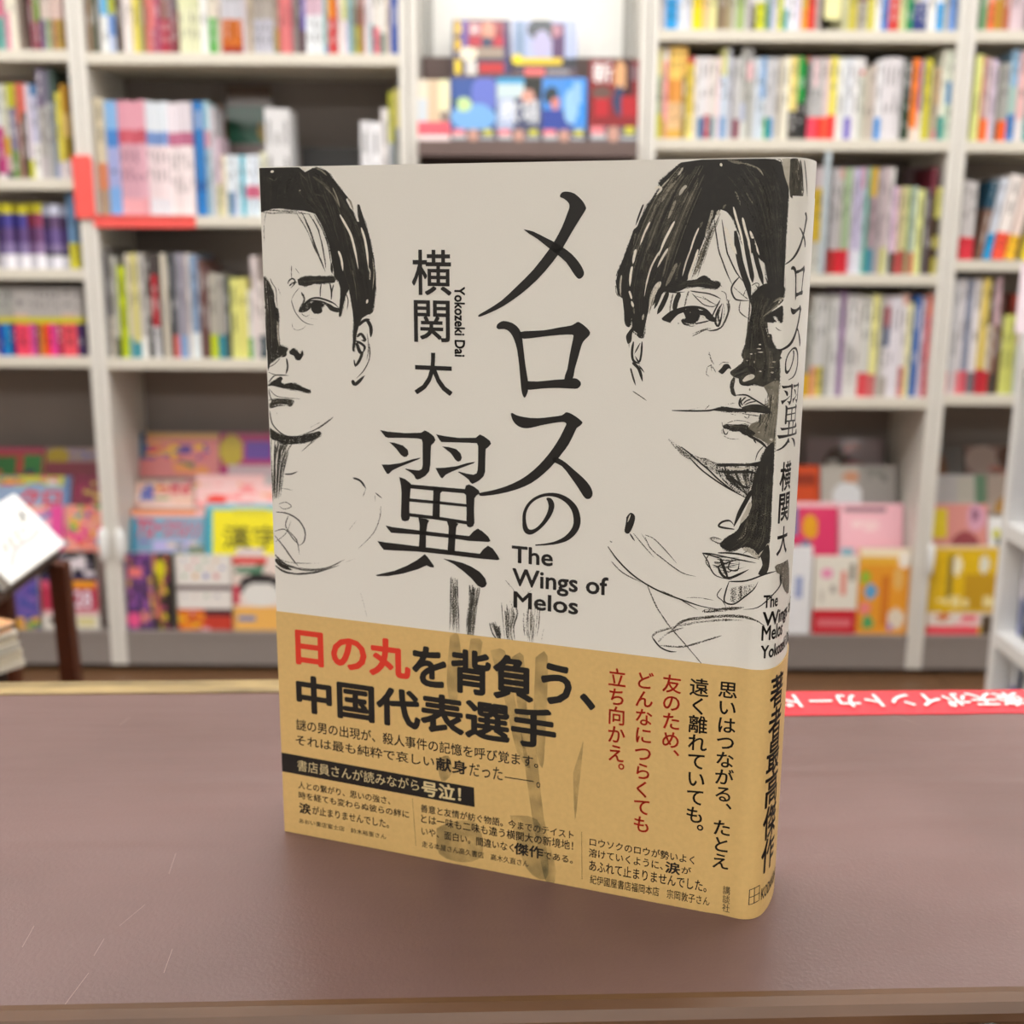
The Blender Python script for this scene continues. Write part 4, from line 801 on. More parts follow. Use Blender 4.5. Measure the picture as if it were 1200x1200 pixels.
def line(s, tl, br, m=M_blk, bold=.012, off=LT_OFF, name='lettering', ref=None):
    """one line of print whose inked box runs from pixel tl to pixel br"""
    gv, gf = glyphs(s, bold)
    u0, v1 = cuv(*tl); u1, v0 = cuv(*br)
    xs = [p[0] for p in gv]; ys = [p[1] for p in gv]
    if ref: rv, _ = glyphs(ref, bold); ys = [p[1] for p in rv]; gv, gf = glyphs(s, bold)
    x0, x1, y0, y1 = min(xs), max(xs), min(ys), max(ys)
    P = [(u0+(x-x0)/(x1-x0)*(u1-u0), v0+(y-y0)/(y1-y0)*(v1-v0)) for x, y in gv]
    return bend(name, P, gf, off, m, n0=GN[0])
def char(s, x0, y0, x1, y1, m=M_blk, bold=.02, off=LT_OFF, name='lettering'):
    return line(s, (x0, y0), (x1, y1), m, bold, off, name)
def column(s, top, bot, wd, m=M_blk, bold=.015, off=OBI_T, ncell=None, name='lettering'):
    """vertical line: pixel centre of the top edge, of the bottom edge of the last full cell"""
    u0, v1 = cuv(*top); u1, v0 = cuv(*bot); n = ncell or len(s); cell = (v1-v0)/n
    V, F = [], []
    for i, ch in enumerate(s):
        gv, gf = glyphs(ch, bold); cu = u0+(u1-u0)*(i+.5)/n; cv = v1-cell*(i+.5)
        if ch in '、。': cu += wd*.60; cv += cell*.62
        k = len(V); V += [(cu+(x-.5)*wd, cv+(y-.38)*cell*1.02) for x, y in gv]; F += [tuple(j+k for j in f) for f in gf]
    return bend(name, V, F, off, m)
# ---- author's name and title
for ch, bx in (('横', (482.5, 292.5, 529.5, 346.5)), ('関', (485, 351.5, 527.5, 402)), ('大', (485.5, 412.5, 530.5, 464))): char(ch, *bx, bold=.014, name='author_lettering')
def rot_text(s, p_top, p_bot, wpx_a, wpx_b, m=M_blk, bold=.03, off=LT_OFF, up=False, name='lettering'):
    gv, gf = glyphs(s, bold); xs = [p[0] for p in gv]; ys = [p[1] for p in gv]
    x0, x1, y0, y1 = min(xs), max(xs), min(ys), max(ys)
    u0, v1 = cuv(*p_top); u1, v0 = cuv(*p_bot); um = (u0+u1)/2
    ua, ub = cuv(wpx_a, p_top[1])[0], cuv(wpx_b, p_top[1])[0]
    if up: P = [(ub-(y-y0)/(y1-y0)*(ub-ua), v0+(x-x0)/(x1-x0)*(v1-v0)) for x, y in gv]
    else: P = [(ua+(y-y0)/(y1-y0)*(ub-ua), v1-(x-x0)/(x1-x0)*(v1-v0)) for x, y in gv]
    return bend(name, P, gf, off, m)
rot_text('Yokozeki Dai', (538, 336), (538, 418), 532.5, 545, name='author_lettering')
Zk = lambda ox, oy, k: (lambda pts: [(ox+p[0]/k, oy+p[1]/k) for p in pts])
zA = Zk(430, 220, 4); zB = Zk(430, 470, 4)
T = {}
T['メ'] = [zA(p) for p in ([(905,38),(915,22),(940,18),(975,28),(1010,60),(1027,90),(1025,105),(1000,145),(960,210),(920,280),(870,350),(800,430),(720,500),(640,555),(580,585),(535,603),(523,603),(527,594),(560,575),(630,530),(700,465),(780,385),(850,295),(880,250),(915,185),(940,120),(950,90),(945,70),(925,52),(908,45)],
 [(735,195),(780,205),(840,235),(880,255),(920,280),(960,310),(995,350),(1015,385),(1018,405),(1010,420),(998,427),(985,422),(965,395),(935,350),(890,310),(850,280),(800,240),(760,215)])]
T['ロ'] = [zA(p) for p in ([(608,655),(612,640),(630,627),(650,625),(680,633),(705,650),(720,672),(728,700),(735,760),(745,840),(755,900),(757,940),(752,965),(742,983),(735,980),(727,960),(722,920),(715,840),(705,760),(692,715),(680,690),(665,672),(645,662),(618,663)],
 [(715,678),(740,672),(830,668),(900,655),(960,645),(985,630),(1000,632),(1030,655),(1047,678),(1040,695),(1020,715),(1008,735),(995,780),(975,850),(963,900),(925,900),(940,850),(950,790),(962,730),(968,700),(962,688),(900,690),(830,697),(760,706),(722,704)],
 [(748,905),(800,908),(880,900),(930,897),(965,893),(985,895),(1002,910),(1003,925),(992,938),(975,942),(900,938),(830,940),(765,947),(750,940)])]
T['ス'] = [zB(p) for p in ([(675,60),(682,55),(700,65),(740,75),(800,80),(870,73),(915,66),(932,53),(950,55),(980,72),(1005,92),(1011,102),(1000,115),(985,125),(975,145),(945,205),(915,245),(880,290),(830,340),(770,385),(700,415),(620,435),(560,443),(530,443),(530,430),(580,420),(650,400),(720,368),(780,325),(830,275),(870,225),(905,170),(925,130),(935,108),(930,100),(915,97),(870,103),(810,115),(770,125),(740,127),(715,120),(695,105),(682,85)],
 [(868,262),(900,268),(935,290),(975,325),(1015,360),(1045,395),(1058,425),(1056,445),(1045,457),(1030,458),(1015,445),(990,405),(955,355),(915,305),(875,285)])]
def brushpoly(pts):
    L, R = [], []
    P = catmull([tuple(map(float, p)) for p in pts], 4)
    for i, p in enumerate(P):
        a_, b_ = P[max(0, i-1)], P[min(len(P)-1, i+1)]; dx, dy = b_[0]-a_[0], b_[1]-a_[1]; l_ = math.hypot(dx, dy) or 1; h_ = p[2]/2
        L.append((p[0]-dy/l_*h_, p[1]+dx/l_*h_)); R.append((p[0]+dy/l_*h_, p[1]-dx/l_*h_))
    return L, R
no_pts = [(843,456,8),(858,466,24),(866,492,27),(855,530,23),(828,572,18),(795,603,17),(765,614,24),(745,600,24),(738,560,17),(741,520,15),(762,480,14),(798,452,14),(845,438,15),(897,443,20),(943,468,26),(975,508,31),(986,560,33),(975,602,31),(940,640,25),(890,662,15),(840,671,9),(790,675,6)]
T['翼'] = [zB(p) for p in ([(62,135),(100,143),(180,150),(255,148),(272,137),(290,145),(315,165),(322,182),(315,195),(302,207),(300,240),(298,300),(292,330),(275,350),(255,362),(238,368),(228,362),(222,348),(205,333),(180,318),(183,316),(215,322),(245,325),(258,318),(262,300),(262,250),(262,195),(258,180),(240,175),(170,172),(100,172),(88,168)],
 [(105,192),(130,195),(170,208),(192,228),(196,248),(188,260),(175,262),(160,252),(140,225),(118,203)],
 [(70,297),(110,297),(160,290),(215,272),(252,265),(245,272),(200,290),(150,310),(120,325),(103,342),(95,340),(85,325)],
 [(325,155),(360,163),(430,172),(510,172),(530,156),(550,165),(577,185),(583,200),(570,215),(558,225),(556,270),(555,330),(548,352),(530,370),(510,382),(495,388),(485,380),(478,368),(455,350),(428,333),(432,330),(470,340),(500,345),(515,338),(520,320),(522,270),(522,210),(516,197),(480,195),(400,193),(350,192),(340,180)],
 [(353,212),(385,215),(420,225),(440,245),(446,265),(440,280),(428,284),(415,275),(395,245),(370,225)],
 [(322,313),(365,312),(420,305),(470,290),(508,284),(500,292),(450,310),(400,330),(370,345),(355,362),(347,358),(335,338)],
 [(152,355),(180,365),(205,385),(210,395),(205,420),(200,480),(200,530),(202,548),(195,560),(178,563),(165,558),(160,540),(162,480),(163,430),(160,395)],
 [(195,389),(320,400),(460,412),(465,395),(480,390),(505,402),(525,418),(530,432),(515,442),(505,455),(503,510),(505,570),(500,585),(485,592),(472,588),(467,575),(468,520),(465,440),(455,432),(340,422),(195,408)],
 [(312,402),(350,405),(358,420),(345,432),(343,480),(342,548),(308,545),(310,480),(312,430)],
 [(195,455),(330,468),(470,483),(470,496),(330,482),(195,470)],
 [(195,524),(330,540),(470,562),(470,578),(330,556),(195,540)],
 [(242,545),(280,552),(293,560),(285,575),(278,620),(277,700),(243,695),(247,640),(248,580)],
 [(375,560),(415,568),(430,575),(420,590),(416,640),(412,715),(378,712),(382,650),(384,590)],
 [(88,582),(120,590),(240,605),(380,622),(480,632),(500,610),(520,597),(540,608),(570,635),(580,655),(570,660),(480,655),(380,640),(240,625),(115,617),(100,600)],
 [(50,655),(90,662),(240,680),(400,700),(530,715),(545,695),(568,677),(590,690),(615,725),(623,742),(612,745),(530,738),(400,722),(240,705),(80,697),(65,678)],
 [(272,717),(285,730),(300,750),(315,772),(313,780),(298,778),(280,770),(240,788),(170,808),(100,820),(50,820),(42,815),(70,808),(130,795),(190,770),(235,745)],
 [(358,738),(400,745),(450,758),(490,775),(530,800),(555,830),(563,855),(555,870),(540,875),(520,865),(490,830),(450,795),(410,765)])]
G = {}     # the title letters as shapes in cover metres
for kch, polys in T.items():
    V, F = [], []
    for P in polys:
        Pc = catmull([tuple(map(float, p)) for p in P]+[tuple(map(float, P[0]))], 2)[:-1] if kch != '翼' or len(P) > 11 and False else P
        Q = [cuv(*p) for p in Pc]; k = len(V); V += Q; F += [tuple(i+k for i in t) for t in polyfill(Q)]
    G[kch] = (V, fixup(F, V))
L_, R_ = brushpoly(no_pts)
V = [cuv(*p) for p in zB(L_)+zB(R_)]; n = len(L_)
G['の'] = (V, fixup([(i, i+1, n+i+1, n+i) for i in range(n-1)], V))
for kch in 'メロスの翼': bend('title_lettering', G[kch][0], G[kch][1], LT_OFF, M_blk)
line('The', (600, 639), (648, 664), bold=.022, name='subtitle_lettering')
line('Wings of', (600.7, 665.5), (712.8, 698.2), bold=.022, ref='Wins', name='subtitle_lettering')
line('Melos', (602, 692.5), (677.5, 720.5), bold=.022, name='subtitle_lettering')
# ---- the band
ob = dict(off=OBI_T, name='band_lettering')
line('日の丸', (346, 734), (482, 797), M_redp, .035, **ob)
line('を背負う、', (483, 752.5), (698, 834), M_blk, .035, **ob)
line('中国代表選手', (347, 789), (652, 880), M_blk, .035, **ob)
line('謎の男の出現が、殺人事件の記憶を呼び覚ます。', (347.5, 841.5), (631, 900), M_blk, .012, **ob)
line('それは最も純粋で哀しい', (347, 860), (509.5, 899), M_blk, .01, **ob)
line('献身', (511.5, 886), (548, 908), M_blk, .03, **ob)
line('だった', (550.5, 893), (589.5, 914.5), M_blk, .01, **ob)
line('。', (629, 915.5), (633.5, 923), M_blk, .01, **ob)
def bandpoly(P, m=M_blk, off=.00033, name='band_bar', nsub=1):
    Q = [cuv(*p) for p in P]; return bend(name, Q, fixup([tuple(range(len(Q)))], Q), off, m)
bandpoly([(592, 909.4), (626, 914.6), (626, 915.8), (592, 910.6)], off=OBI_T, name='band_lettering')
bandpoly([(329, 881), (556, 922.3), (556.7, 945.2), (330, 903.2)])
line('書店員さんが読みながら', (349, 889.5), (491.6, 927), M_crm, -.004, **ob)
line('号泣！', (494.5, 913.5), (541, 939.5), M_crm, .03, **ob)
line('人との繋がり、思いの強さ、', (350, 914.5), (458, 942.5), M_blk, .013, **ob)
line('時を経ても変わらぬ彼らの絆に', (350.5, 926.5), (480, 958.5), M_blk, .013, **ob)
line('涙', (351, 939.5), (365, 954.5), M_blk, .03, **ob)
line('が止まりませんでした。', (366.5, 943.5), (456.5, 970), M_blk, .013, **ob)
line('あおい書店富士店　鈴木裕里さん', (351, 958), (453, 983), M_blk, .006, **ob)
line('善意と友情が紡ぐ物語。今までのテイスト', (493.5, 941.5), (672.5, 983), M_blk, .013, **ob)
line('とは一味も二味も違う横関大の新境地！', (494, 953), (672, 996), M_blk, .013, **ob)
line('いや、面白い。間違いなく', (494.5, 968), (602.5, 998), M_blk, .013, **ob)
line('傑作', (603, 986), (637, 1006.5), M_blk, .03, **ob)
line('である。', (638, 997), (671.5, 1011.5), M_blk, .013, **ob)
line('走る本屋さん高久書店　高木久直さん', (495, 984.5), (620, 1015.5), M_blk, .006, **ob)
line('ロウソクのロウが勢いよく', (691.5, 980.5), (814, 1012.5), M_blk, .013, **ob)
line('溶けていくように、', (690.5, 993), (777, 1019), M_blk, .013, **ob)
line('涙', (780, 1008), (797, 1025), M_blk, .03, **ob)
line('が', (799, 1014), (810, 1024.5), M_blk, .013, **ob)
line('あふれて止まりませんでした。', (691, 1006.5), (828, 1045), M_blk, .013, **ob)
line('紀伊國屋書店福岡本店　宗岡敦子さん', (692, 1024), (831.5, 1061), M_blk, .006, **ob)
for (xa, ya, xb, yb_) in ((484, 936, 488, 992), (682, 975, 682.5, 1031)):
    nd = 26; V, F = [], []
    for i in range(nd):
        t = i/nd; x, y = xa+(xb-xa)*t, ya+(yb_-ya)*t; s_, v_ = cuv(x, y); k = len(V); e = .00009
        V += [(s_-e, v_-e*1.5), (s_+e, v_-e*1.5), (s_+e, v_+e*1.5), (s_-e, v_+e*1.5)]; F.append((k, k+1, k+2, k+3))
    bend('dotted_rule', V, F, OBI_T, M_blk)
W1 = .0052
column('立ち向かえ。', (723.8, 782.5), (722, 893), W1*.98, M_redp, ncell=5, name='band_lettering')
column('どんなにつらくても', (755.8, 786), (752, 975.5), W1*.98, M_redp, name='band_lettering')
column('友のため、', (788, 790), (786, 877), W1, M_redp, ncell=4, name='band_lettering')
column('遠く離れていても。', (820, 794), (814, 964.5), W1, M_blk, ncell=8, name='band_lettering')
column('思いはつながる、たとえ', (853.8, 797.5), (844, 1018), W1, M_blk, name='band_lettering')
column('講談社', (852, 1037.5), (851, 1068.5), .0022, M_blk, bold=0, name='band_lettering')
# ---- the spine
SP = dict(off=LT_OFF, name='spine_lettering')
def spine_glyph(kch, x0, y0, x1, y1, sw=None):
    V, F = G[kch]; xs = [p[0] for p in V]; ys = [p[1] for p in V]; a0, a1, b0, b1 = min(xs), max(xs), min(ys), max(ys)
    ym = (y0+y1)/2; u0, u1 = cuv(x0, ym)[0], cuv(x1, ym)[0]; xm = (x0+x1)/2; v1, v0 = cuv(xm, y0)[1], cuv(xm, y1)[1]
    bend('spine_lettering', [(u0+(x-a0)/(a1-a0)*(u1-u0), v0+(y-b0)/(b1-b0)*(v1-v0)) for x, y in V], F, LT_OFF, M_blk)
spine_glyph('メ', 921.5, 248, 944, 310); spine_glyph('ロ', 925.5, 311, 941.5, 352); spine_glyph('ス', 913.5, 358, 938.3, 411)
spine_glyph('の', 919.5, 407, 934.5, 445); spine_glyph('翼', 910.5, 450, 934, 527)
def mid(ch, x0, y0, x1, y1, m=M_blk, bold=.02, off=LT_OFF):
    gv, gf = glyphs(ch, bold); xs = [p[0] for p in gv]; ys = [p[1] for p in gv]; a0, a1, b0, b1 = min(xs), max(xs), min(ys), max(ys)
    ym = (y0+y1)/2; u0, u1 = cuv(x0, ym)[0], cuv(x1, ym)[0]; xm = (x0+x1)/2; v1, v0 = cuv(xm, y0)[1], cuv(xm, y1)[1]
    return bend('spine_lettering', [(u0+(x-a0)/(a1-a0)*(u1-u0), v0+(y-b0)/(b1-b0)*(v1-v0)) for x, y in gv], gf, off, m)
mid('横', 913.5, 541, 926, 575); mid('関', 912, 578, 924, 612); mid('大', 910, 617, 921.7, 650)
mid('The', 894.5, 697, 911, 712, bold=.02); mid('Wings of', 893.5, 712, 936, 733, bold=.02); mid('Melos', 892.5, 732, 916, 749.5, bold=.02); mid('Yokozeki Dai', 891.5, 751, 934, 765.5, bold=.025)
for i, ch in enumerate('著者最高傑作'):
    yc = 790+230*(i+.5)/6; xc_ = 908.5-10.5*(i/5)
    mid(ch, xc_-7, yc-18.5, xc_+6.6, yc+18.5, bold=.02, off=OBI_T)
for seg in ([(878, 1042), (889, 1036.5), (888.5, 1054), (877, 1059.5)],):
    for a_, b_ in list(zip(seg, seg[1:]+seg[:1]))+[((883.4, 1039.4), (882.8, 1057)), ((877.5, 1051), (888.7, 1045.5))]:
        p, q = cuv(*a_), cuv(*b_); dx, dy = q[0]-p[0], q[1]-p[1]; l_ = math.hypot(dx, dy); nx_, ny_ = -dy/l_*.00011, dx/l_*.00011
        Q = [(p[0]+nx_, p[1]+ny_), (q[0]+nx_, q[1]+ny_), (q[0]-nx_, q[1]-ny_), (p[0]-nx_, p[1]-ny_)]
        bend('spine_emblem', Q, fixup([(0, 1, 2, 3)], Q), OBI_T, M_blk)
mid('KODANSHA', 891.5, 1028, 912, 1040, bold=.02, off=OBI_T)
# ------------------------------------------------------------------ the charcoal drawing printed on the jacket
M_char = bpy.data.materials.new('charcoal_print'); M_char.use_nodes = True
nt = M_char.node_tree; N = nt.nodes; Lk = nt.links; b = N['Principled BSDF']; out = N['Material Output']
def nd(t, **k):
    n = N.new(t)
    for a, v in k.items(): setattr(n, a, v)
    return n
def mth(op, a, b_=None, clamp=False):
    n = nd('ShaderNodeMath', operation=op, use_clamp=clamp)
    for i, q in enumerate((a, b_)):
        if q is None: continue
        if isinstance(q, (int, float)): n.inputs[i].default_value = q
        else: Lk.new(q, n.inputs[i])
    return n.outputs[0]
uv = nd('ShaderNodeAttribute', attribute_name='stroke_uv'); ink = nd('ShaderNodeAttribute', attribute_name='ink'); cvn = nd('ShaderNodeAttribute', attribute_name='cover_mm')
su = nd('ShaderNodeSeparateXYZ'); Lk.new(uv.outputs['Vector'], su.inputs[0])
si = nd('ShaderNodeSeparateColor'); Lk.new(ink.outputs['Color'], si.inputs[0])
cmb = nd('ShaderNodeCombineXYZ'); Lk.new(mth('MULTIPLY', su.outputs[0], .35), cmb.inputs[0]); Lk.new(mth('MULTIPLY', su.outputs[1], su.outputs[2]), cmb.inputs[1]); Lk.new(mth('MULTIPLY', si.outputs[2], 91.0), cmb.inputs[2])
na = nd('ShaderNodeTexNoise'); na.inputs['Scale'].default_value = 1.0; na.inputs['Detail'].default_value = 3; Lk.new(cmb.outputs[0], na.inputs['Vector'])
ng = nd('ShaderNodeTexNoise'); ng.inputs['Scale'].default_value = 3.6; ng.inputs['Detail'].default_value = 2; Lk.new(cvn.outputs['Vector'], ng.inputs['Vector'])
nb = nd('ShaderNodeTexNoise'); nb.inputs['Scale'].default_value = .5; nb.inputs['Detail'].default_value = 4; Lk.new(cvn.outputs['Vector'], nb.inputs['Vector'])
e3 = mth('POWER', mth('ABSOLUTE', su.outputs[1]), 3.0)
val = mth('ADD', mth('ADD', mth('MULTIPLY', si.outputs[0], 1.25), mth('MULTIPLY', mth('SUBTRACT', na.outputs['Fac'], .5), 1.1)), mth('SUBTRACT', mth('MULTIPLY', mth('SUBTRACT', ng.outputs['Fac'], .5), 1.5), mth('MULTIPLY', e3, .3)))
mr = nd('ShaderNodeMapRange', clamp=True); mr.inputs[1].default_value = .42; mr.inputs[2].default_value = .62; Lk.new(val, mr.inputs[0])
alpha = mth('MULTIPLY', mr.outputs[0], ink.outputs['Alpha'], True)
cr = nd('ShaderNodeValToRGB'); cr.color_ramp.elements[0].color = (*lin('191713'), 1); cr.color_ramp.elements[1].color = (*lin('e6e0d2'), 1)
e = cr.color_ramp.elements.new(.34); e.color = (*lin('504c40'), 1); e = cr.color_ramp.elements.new(.12); e.color = (*lin('22201a'), 1); e = cr.color_ramp.elements.new(.6); e.color = (*lin('8e8878'), 1)
tone = mth('ADD', si.outputs[1], mth('MULTIPLY', mth('SUBTRACT', nb.outputs['Fac'], .5), .36), True)
Lk.new(tone, cr.inputs[0]); Lk.new(cr.outputs[0], b.inputs['Base Color']); b.inputs['Roughness'].default_value = .45
tr = nd('ShaderNodeBsdfTransparent'); mx = nd('ShaderNodeMixShader')
Lk.new(alpha, mx.inputs[0]); Lk.new(tr.outputs[0], mx.inputs[1]); Lk.new(b.outputs[0], mx.inputs[2]); Lk.new(mx.outputs[0], out.inputs['Surface'])
class Sheet:
    idx = 0
    def __init__(s, base=.00002, step=1.3e-7): s.v = []; s.f = []; s.uv = []; s.ink = []; s.cv = []; s.base = base; s.step = step
    def lay(s):
        Sheet.idx += 1; return s.base+s.step*Sheet.idx
    def put(s, q, off, uvw, ink):
        u, v = q; u = max(.0001, u); v = min(BH-.0002, max(.0006, v))
        s.v.append(on_cover(u, v, off)); s.uv.append(uvw); s.ink.append(ink); s.cv.append((u*1000, v*1000, 0))
    def stroke(s, P, w, dens=.8, tone=0.0, op=1.0, taper=1.0, sub=4):
        P = catmull([(float(x), float(y)) for x, y in P], sub) if len(P) > 2 else [(P[0][0]+(P[1][0]-P[0][0])*t/3, P[0][1]+(P[1][1]-P[0][1])*t/3) for t in range(4)]
        off = s.lay(); k = len(s.v); n = len(P); Lg = 0; seed = random.random()
        for i, p in enumerate(P):
            a_, b_ = P[max(0, i-1)], P[min(n-1, i+1)]; dx, dy = b_[0]-a_[0], b_[1]-a_[1]; l_ = math.hypot(dx, dy) or 1
            if i: Lg += math.hypot(p[0]-P[i-1][0], p[1]-P[i-1][1])/4.5
            t = i/(n-1); h_ = w/2*(1-taper*(1-min(1, 5*t+.25))*.8)*(1-taper*(1-min(1, 3.2*(1-t)+.12)))
            ik = (dens, tone, seed, op); vf = max(.6, w*.55)
            s.put(cuv(p[0]-dy/l_*h_, p[1]+dx/l_*h_), off, (Lg, 1, vf), ik); s.put(cuv(p[0]+dy/l_*h_, p[1]-dx/l_*h_), off, (Lg, -1, vf), ik)
        for i in range(n-1): s.f.append((k+2*i, k+2*i+2, k+2*i+3, k+2*i+1))
    def hatch(s, A, B, n, w, dens=.8, tone=(0, .2), op=1.0, jit=1.5, cut=.35, taper=1):
        m = 7
        def samp(P, t):
            C = catmull([(float(x), float(y)) for x, y in P], 6); i = t*(len(C)-1); j = min(int(i), len(C)-2); f = i-j
            return (C[j][0]*(1-f)+C[j+1][0]*f, C[j][1]*(1-f)+C[j+1][1]*f)
        for q in range(n):
            r_ = (q+.5)/n+random.uniform(-.4, .4)/n; t0 = random.uniform(0, cut); t1 = 1-random.uniform(0, cut); pts = []
            jx, jy = random.uniform(-jit, jit), random.uniform(-jit, jit)
            for i in range(m):
                t = t0+(t1-t0)*i/(m-1); a_, b_ = samp(A, t), samp(B, t)
                pts.append((a_[0]+(b_[0]-a_[0])*r_+jx, a_[1]+(b_[1]-a_[1])*r_+jy))
            s.stroke(pts, w*random.uniform(.6, 1.35), dens*random.uniform(.8, 1.1), random.uniform(*tone), op, taper, sub=2)
    def fill(s, P, dens=1.2, tone=0.0, op=1.0, smooth=True):
        C = [(float(x), float(y)) for x, y in P]
        if .5 < dens < 1.08: dens -= .2
        if smooth: C = catmull(C+[C[0]], 3)[:-1]
        q = [Vector(p) for p in C]; n = len(C)
        if sum(C[i-1][0]*C[i][1]-C[i][0]*C[i-1][1] for i in range(n)) < 0: q = q[::-1]
        r_ = delaunay_2d_cdt(q, [], [list(range(n))], 1, .01)
        off = s.lay(); k = len(s.v); seed = random.random()
        pts = [cuv(p.x, p.y) for p in r_[0]]; fs = [tuple(f) for f in r_[2]]
        if max(p[0] for p in pts) > .115:
            bm = bmesh.new(); vv = [bm.verts.new((p[0], p[1], 0)) for p in pts]
            for f in fs:
                try: bm.faces.new([vv[i] for i in f])
                except ValueError: pass
            lo_, hi_ = min(p[0] for p in pts), max(p[0] for p in pts)
            for c in SL:
                if lo_ < c < hi_: bmesh.ops.bisect_plane(bm, geom=bm.verts[:]+bm.edges[:]+bm.faces[:], plane_co=(c, 0, 0), plane_no=(1, 0, 0), dist=1e-7)
            bm.verts.index_update(); pts = [(v.co.x, v.co.y) for v in bm.verts]; fs = [tuple(v.index for v in f.verts) for f in bm.faces]; bm.free()
        for u, v in pts: s.put((u, v), off, (u*1000*2.6+v*120, 0, 1), (dens, tone, seed, op))
        for f in fs: s.f.append(tuple(i+k for i in f))
        if len(P) >= 10 and op == 1:      # a rough charcoal fringe along the edge
            for i in range(0, len(P)-3, 3):
                s.stroke([(x+random.uniform(-.5, .5), y+random.uniform(-.5, .5)) for x, y in P[i:i+4]], random.uniform(1.6, 3.0), .44, tone+.12, 1, .8, sub=3)
    def build(s, name, label=None):
        F = []
        for f in s.f:
            a_ = 0
            for i in range(len(f)): p, q = s.cv[f[i]], s.cv[f[(i+1) % len(f)]]; a_ += p[0]*q[1]-q[0]*p[1]
            F.append(f if a_ > 0 else tuple(reversed(f)))
        me = bpy.data.meshes.new(name); me.from_pydata(s.v, [], F)
        for nm, dat in (('stroke_uv', s.uv), ('cover_mm', s.cv)):
            a_ = me.attributes.new(nm, 'FLOAT_VECTOR', 'POINT'); a_.data.foreach_set('vector', [c for p in dat for c in p])
        a_ = me.color_attributes.new('ink', 'FLOAT_COLOR', 'POINT'); a_.data.foreach_set('color', [c for p in s.ink for c in p])
        me.polygons.foreach_set('use_smooth', [True]*len(me.polygons)); me.materials.append(M_char); o = bpy.data.objects.new(name, me); col.objects.link(o); o.parent = novel
        if label: o['label'] = label
        o['kind'] = 'stuff'
        return o
def Zf(ox, oy, k): return lambda P: [(ox+p[0]/k, oy+p[1]/k) for p in P]
L1, L2, Lb, E1 = Zf(290, 170, 6), Zf(290, 340, 6), Zf(290, 500, 4), Zf(300, 310, 12)
R5, R6, R7 = Zf(700, 170, 4.615), Zf(700, 350, 4.615), Zf(680, 560, 4.615)
q1, q2, q3, q4, q5, q6 = Zf(700, 170, 9.23), Zf(820, 170, 9.23), Zf(700, 290, 9.23), Zf(820, 290, 9.23), Zf(820, 410, 9.23), Zf(820, 530, 9.23)
zC = Zf(430, 470, 4)
S = Sheet()
# -- portrait at the fore-edge: hair
S.fill(L1([(78,156),(130,154),(200,150),(290,150),(360,156),(405,190),(440,172),(490,155),(540,175),(575,198),(600,240),(650,300),(710,372),(690,380),(706,410),(722,445),(745,475),(768,535),(786,540),(778,470),(774,420),(788,420),(802,465),(830,550),(862,660),(885,780),(902,900),(904,990),(892,1100),(878,1178),(840,1195),(806,1218),(785,1262),(768,1330),(758,1400),(748,1452),(738,1435),(744,1320),(750,1262),(738,1160),(722,1060),(712,1012),(690,1065),(668,1150),(656,1205),(642,1200),(650,1110),(655,1010),(640,960),(612,930),(604,870),(590,790),(575,700),(545,620),(520,545),(490,492),(450,474),(400,462),(330,455),(250,445),(180,448),(130,462),(90,474)]), 1.3, .02, smooth=False)
for A, B, n, w, t in ((L1([(450,180),(560,280),(640,480),(700,800),(790,1150)]), L1([(590,240),(700,440),(800,620),(870,850),(885,1120)]), 34, 1.8, (0, .22)),
                      (L1([(90,170),(90,300),(95,450)]), L1([(380,180),(330,300),(300,440)]), 22, 2.2, (0, .14)),
                      (L1([(300,170),(330,300),(450,440),(560,640)]), L1([(560,200),(600,330),(640,500),(680,700)]), 18, 2.0, (0, .25)),
                      (L1([(650,760),(690,900),(740,1050),(770,1180)]), L1([(800,760),(830,900),(850,1050),(860,1170)]), 12, 2.0, (0, .2))):
    S.hatch(A, B, n, w, .62, t)
for P, w, d, t in (([(460,220),(530,270),(580,310)], 3, .6, .3), ([(370,190),(400,230),(430,250)], 2.4, .5, .28), ([(600,300),(630,370),(650,440)], 1.6, .8, .55), ([(650,490),(690,560),(730,640),(760,760),(780,870)], 2.6, .95, 1), ([(800,580),(825,660),(842,760),(850,860)], 2.6, .9, 1),
                   ([(640,745),(660,800),(672,885)], 2.6, 1, 1), ([(850,860),(862,900),(860,950)], 2, .6, .8), ([(880,800),(890,900),(880,1020)], 1, .6, .7), ([(845,1085),(838,1115)], 2.6, 1, 1), ([(172,178),(176,196)], 4, 1.1, 1), ([(366,316),(372,324)], 2.2, 1, .6), ([(150,230),(190,250),(210,220)], 1.6, .5, .3),
                   ([(540,290),(600,350),(640,420)], 2, .6, .4), ([(740,880),(760,1000),(770,1100)], 1.5, .5, .35), ([(440,330),(490,350),(560,370)], 1.6, .5, .25), ([(705,375),(725,400),(745,460)], 2.4, .6, .6), ([(480,160),(520,180),(560,215)], 2.2, .6, .5), ([(385,160),(400,170),(420,165)], 2.5, .9, .95)):
    S.stroke(L1(P), w, d, t)
